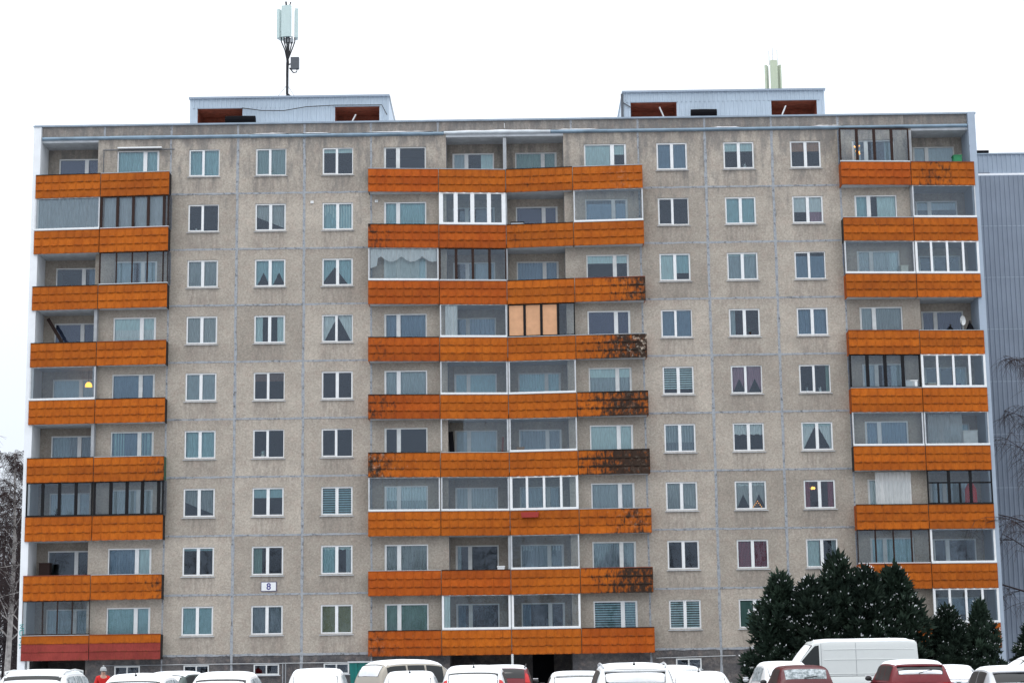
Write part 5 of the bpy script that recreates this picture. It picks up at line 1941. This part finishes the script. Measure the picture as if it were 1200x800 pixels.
# ------------------------------------------------------------------ evergreens
def conifer_meshes(seed, h, r0):
    r = random.Random(seed)
    core = MB()
    rows = []
    for i in range(13):
        t = i / 12
        rr = r0 * .62 * ((1 - t) ** .6)
        rows.append([(rr * (1 + .30 * noise.noise(Vector((math.cos(k * .52) * 2, math.sin(k * .52) * 2, i * .6 + seed)))) * math.cos(2 * math.pi * k / 14),
                      rr * (1 + .30 * noise.noise(Vector((math.cos(k * .52) * 2, math.sin(k * .52) * 2, i * .6 + seed)))) * math.sin(2 * math.pi * k / 14), .15 + (h - .5) * t) for k in range(15)])
    core.grid(rows)
    leaf = MB()
    sn = MB()
    nb = 300
    for i in range(nb):
        t = (i + r.random()) / nb
        t = 1 - (1 - t) ** .8 if t < 1 else t
        a = i * 2.39996 + r.uniform(-.3, .3)
        rr = r0 * ((1 - t) ** .66) * r.uniform(.55, 1.16) * (1 + .38 * noise.noise(Vector((math.cos(a) * 1.3, math.sin(a) * 1.3, t * 4 + seed))))
        rr += .05
        c = Vector((rr * math.cos(a), rr * math.sin(a), .2 + (h - .35) * t))
        out = Vector((math.cos(a), math.sin(a), .9 + t * 1.3)).normalized()
        cl = r.uniform(.30, .58)
        for j in range(44):
            v = Vector((r.gauss(0, 1), r.gauss(0, 1), r.gauss(0, 1))).normalized()
            d = (out * 1.1 + v).normalized()
            p0 = c + v * cl * .35 * r.random()
            l = cl * r.uniform(.35, .80)
            s = d.cross(Vector((r.gauss(0, 1), r.gauss(0, 1), r.gauss(0, 1)))).normalized() * l * .16
            p1 = p0 + d * l
            leaf.add([p0, p0 + d * l * .45 + s, p1, p0 + d * l * .45 - s], [(0, 1, 2, 3)])
        # snow lodged on the upper side of some sprays
        if r.random() < .34:
            for j in range(r.choice((2, 4, 7))):
                v = Vector((r.gauss(0, 1), r.gauss(0, 1), abs(r.gauss(0, 1)))).normalized()
                d = (out * .9 + v * .8).normalized()
                p0 = c + v * cl * .42 + out * cl * .30 + Vector((0, 0, .03))
                l = r.uniform(.05, .10)
                sd = d.cross(Vector((r.gauss(0, 1), r.gauss(0, 1), .2))).normalized() * l * .30
                sn.add([p0, p0 + d * l * .5 + sd, p0 + d * l, p0 + d * l * .5 - sd, p0 + d * l * .5 + Vector((0, 0, l * .22))], [(0, 1, 4), (1, 2, 4), (2, 3, 4), (3, 0, 4), (0, 3, 2, 1)])
    # leader shoot
    for j in range(60):
        d = Vector((r.gauss(0, .5), r.gauss(0, .5), 1)).normalized()
        p0 = Vector((r.uniform(-.08, .08), r.uniform(-.08, .08), h - .45 + r.random() * .3))
        l = r.uniform(.1, .22)
        s = d.cross(Vector((r.gauss(0, 1), r.gauss(0, 1), .1))).normalized() * l * .16
        leaf.add([p0, p0 + d * l * .45 + s, p0 + d * l, p0 + d * l * .45 - s], [(0, 1, 2, 3)])
    tr = MB().tube([(0, 0, -.1), (.02, .01, h * .4), (0, 0, h * .85)], [.11, .08, .02], 7)
    return (core.mesh('inner_foliage', 'needles'), leaf.mesh('crown', 'needles'), sn.mesh('snow_dusting', 'snow'), tr.mesh('trunk', 'trunk_dark'))


CM = [conifer_meshes(3, 5.0, 1.55), conifer_meshes(8, 5.0, 1.4), conifer_meshes(21, 5.0, 1.7)]


def conifer(i, x, y, h, w, rz, label):
    o = tag(empty('evergreen_tree', (x, y, 0), None, rz), label, 'tree', 'evergreens beside the van')
    for me, n in zip(CM[i], ('inner_foliage', 'crown', 'snow_dusting', 'trunk')):
        c = place(n, me, o)
        if n == 'snow_dusting':
            c['kind'] = 'stuff'
    o.scale = (w, w, h / 5.0)
    return o


conifer(0, 11.15, -8.6, 5.20, 1.06, .3, 'leftmost dark evergreen beside the striped blind window')
conifer(1, 12.25, -9.4, 4.95, 1.10, 1.9, 'evergreen with blunt top, second from left behind van cab')
conifer(2, 13.50, -8.7, 5.80, .98, 4.0, 'tallest dark evergreen, its tip beside a pale curtain window')
conifer(1, 14.55, -9.3, 5.35, 1.08, 5.2, 'evergreen just right of the tallest one behind the van roof')
conifer(0, 15.85, -8.8, 5.40, 1.06, 2.4, 'broad evergreen over the rear end of the white van')
conifer(2, 18.05, -8.2, 3.70, .78, .8, 'smaller snow dusted evergreen left of white framed ground balcony')
conifer(0, 19.45, -8.0, 4.0, .62, 3.3, 'slim snow dusted evergreen in front of white balcony glazing')
conifer(1, 21.95, -7.0, 3.20, .85, 1.1, 'low evergreen at the right edge below the ribbed metal wall')

# ------------------------------------------------------------------ bare trees
def bare_tree(seed, h, droop=.6, nl=26, lean=0.0, twig=1.0):
    r = random.Random(seed)
    tk = MB()
    cr = MB()
    pts_ = []
    for i in range(9):
        t = i / 8
        pts_.append(Vector((lean * t * t * h + .10 * math.sin(t * 5 + seed), .10 * math.cos(t * 4 + seed), h * .96 * t - .1)))
    tk.tube(pts_, [.16 * (h / 13) * (1 - .9 * i / 8) + .012 for i in range(9)], 8)

    def at(t):
        f_ = t * 8
        i = min(7, int(f_))
        return pts_[i].lerp(pts_[i + 1], f_ - i)
    for i in range(nl):
        t = .22 + .75 * (i + r.random()) / nl
        a = i * 2.4 + r.uniform(-.4, .4)
        L_ = h * (.30 * (1.05 - t) + .06)
        el = r.uniform(.6, 1.05)
        d = Vector((math.cos(a) * math.cos(el), math.sin(a) * math.cos(el), math.sin(el)))
        p = at(t)
        br = [p]
        for k in range(5):
            d = (d + Vector((r.uniform(-.18, .18), r.uniform(-.18, .18), -.10))).normalized()
            br.append(br[-1] + d * L_ / 5)
        tk.tube(br, [.045 * (1.1 - t) * (1 - .17 * k) + .006 for k in range(6)], 4, False)
        for k in range(1, 6):
            for q in range(3):
                a2 = r.uniform(0, 6.28)
                d2 = (d * .6 + Vector((math.cos(a2), math.sin(a2), r.uniform(-.1, .5)))).normalized()
                l2 = L_ * r.uniform(.22, .42)
                s = [br[k]]
                for m_ in range(3):
                    d2 = (d2 + Vector((r.uniform(-.2, .2), r.uniform(-.2, .2), -.25 * droop))).normalized()
                    s.append(s[-1] + d2 * l2 / 3)
                cr.tube(s, [.012 * twig, .010 * twig, .008 * twig, .006 * twig], 3, False)
                for m_ in range(1, 4):
                    for w_ in range(3):
                        a3 = r.uniform(0, 6.28)
                        d3 = Vector((math.cos(a3) * .7, math.sin(a3) * .7, r.uniform(-.5, .4) - droop * .7)).normalized()
                        l3 = r.uniform(.35, .9) * (h / 13)
                        e = s[m_]
                        e1 = e + d3 * l3 * .5
                        d3 = (d3 + Vector((0, 0, -.6 * droop))).normalized()
                        cr.tube([e, e1, e1 + d3 * l3 * .5], [.006 * twig, .005 * twig, .003 * twig], 3, False)
    return tk.mesh('trunk', 'birch_bark'), cr.mesh('crown', 'twig')


BT = [bare_tree(5, 14, .7, twig=1.2), bare_tree(17, 14, .5, twig=1.2), bare_tree(29, 14, .9, twig=1.2)]
_tr, _cr = bare_tree(41, 14, .8, nl=20, twig=.9)
_tr.materials[0] = MATS['twig']
BT.append((_tr, _cr))


def birch(i, x, y, h, rz, label, grp='birches left of the block', cat='tree'):
    o = tag(empty('birch_tree', (x, y, 0), None, rz), label, cat, grp)
    for me, n in zip(BT[i], ('trunk', 'crown')):
        place(n, me, o)
    o.scale = (h / 14,) * 3
    return o


birch(0, -28.25, 19.5, 14.6, .4, 'bare birch with pale trunk nearest the left end wall')
birch(1, -30.1, 17.0, 15.2, 2.2, 'bare birch at the very left edge of the picture')
birch(2, -29.6, 27.0, 15.0, 1.2, 'bare birch further back behind the pale trunk')
birch(2, -33.0, 22.0, 14.0, 4.2, 'bare birch standing outermost left of the block')
birch(3, 25.9, 2.4, 17.5, 3.0, 'drooping bare birch in front of the ribbed metal wall', 'birch by the metal clad block')


def wood(name, label, x0, x1, y0, y1, n, h0, h1, seed, nt=46):
    r = random.Random(seed)
    b = MB()
    for i in range(n):
        x, y = r.uniform(x0, x1), r.uniform(y0, y1)
        h = r.uniform(h0, h1)
        b.tube([(x, y, -.1), (x + r.uniform(-.3, .3), y, h * .6), (x + r.uniform(-.5, .5), y, h)], [.14, .08, .02], 4, False)
        for k in range(nt):
            t = r.uniform(.08, 1) ** .8
            a = r.uniform(0, 6.28)
            l = h * r.uniform(.06, .2) * (1.2 - t * .7)
            e = r.uniform(-.1, 1.1)
            p0 = Vector((x, y, h * t))
            d = Vector((math.cos(a) * math.cos(e), math.sin(a) * math.cos(e), math.sin(e)))
            p1 = p0 + d * l
            b.tube([p0, p1, p1 + Vector((d.x * .3, d.y * .3, -.3 * d.z)) * l * .5], [.035, .022, .010], 3, False)
            for q in range(3):
                pp = p0.lerp(p1, r.uniform(.4, 1))
                dd = Vector((r.uniform(-1, 1), r.uniform(-1, 1), r.uniform(-.6, .8))).normalized()
                b.tube([pp, pp + dd * l * .5], [.018, .008], 3, False)
    o = b.build(name, 'twig_dark')
    o['kind'] = 'stuff'
    o['label'] = label
    o['category'] = 'wood'
    return o


wood('far_wood', 'dark bare wood filling the gap beyond the left birches', -62, -27.5, 30, 58, 210, 6, 12.5, 4, 60)
wood('opposite_wood', 'bare wood across the street mirrored in the lower windows', -75, 75, -165, -128, 120, 13, 22, 9, 46)
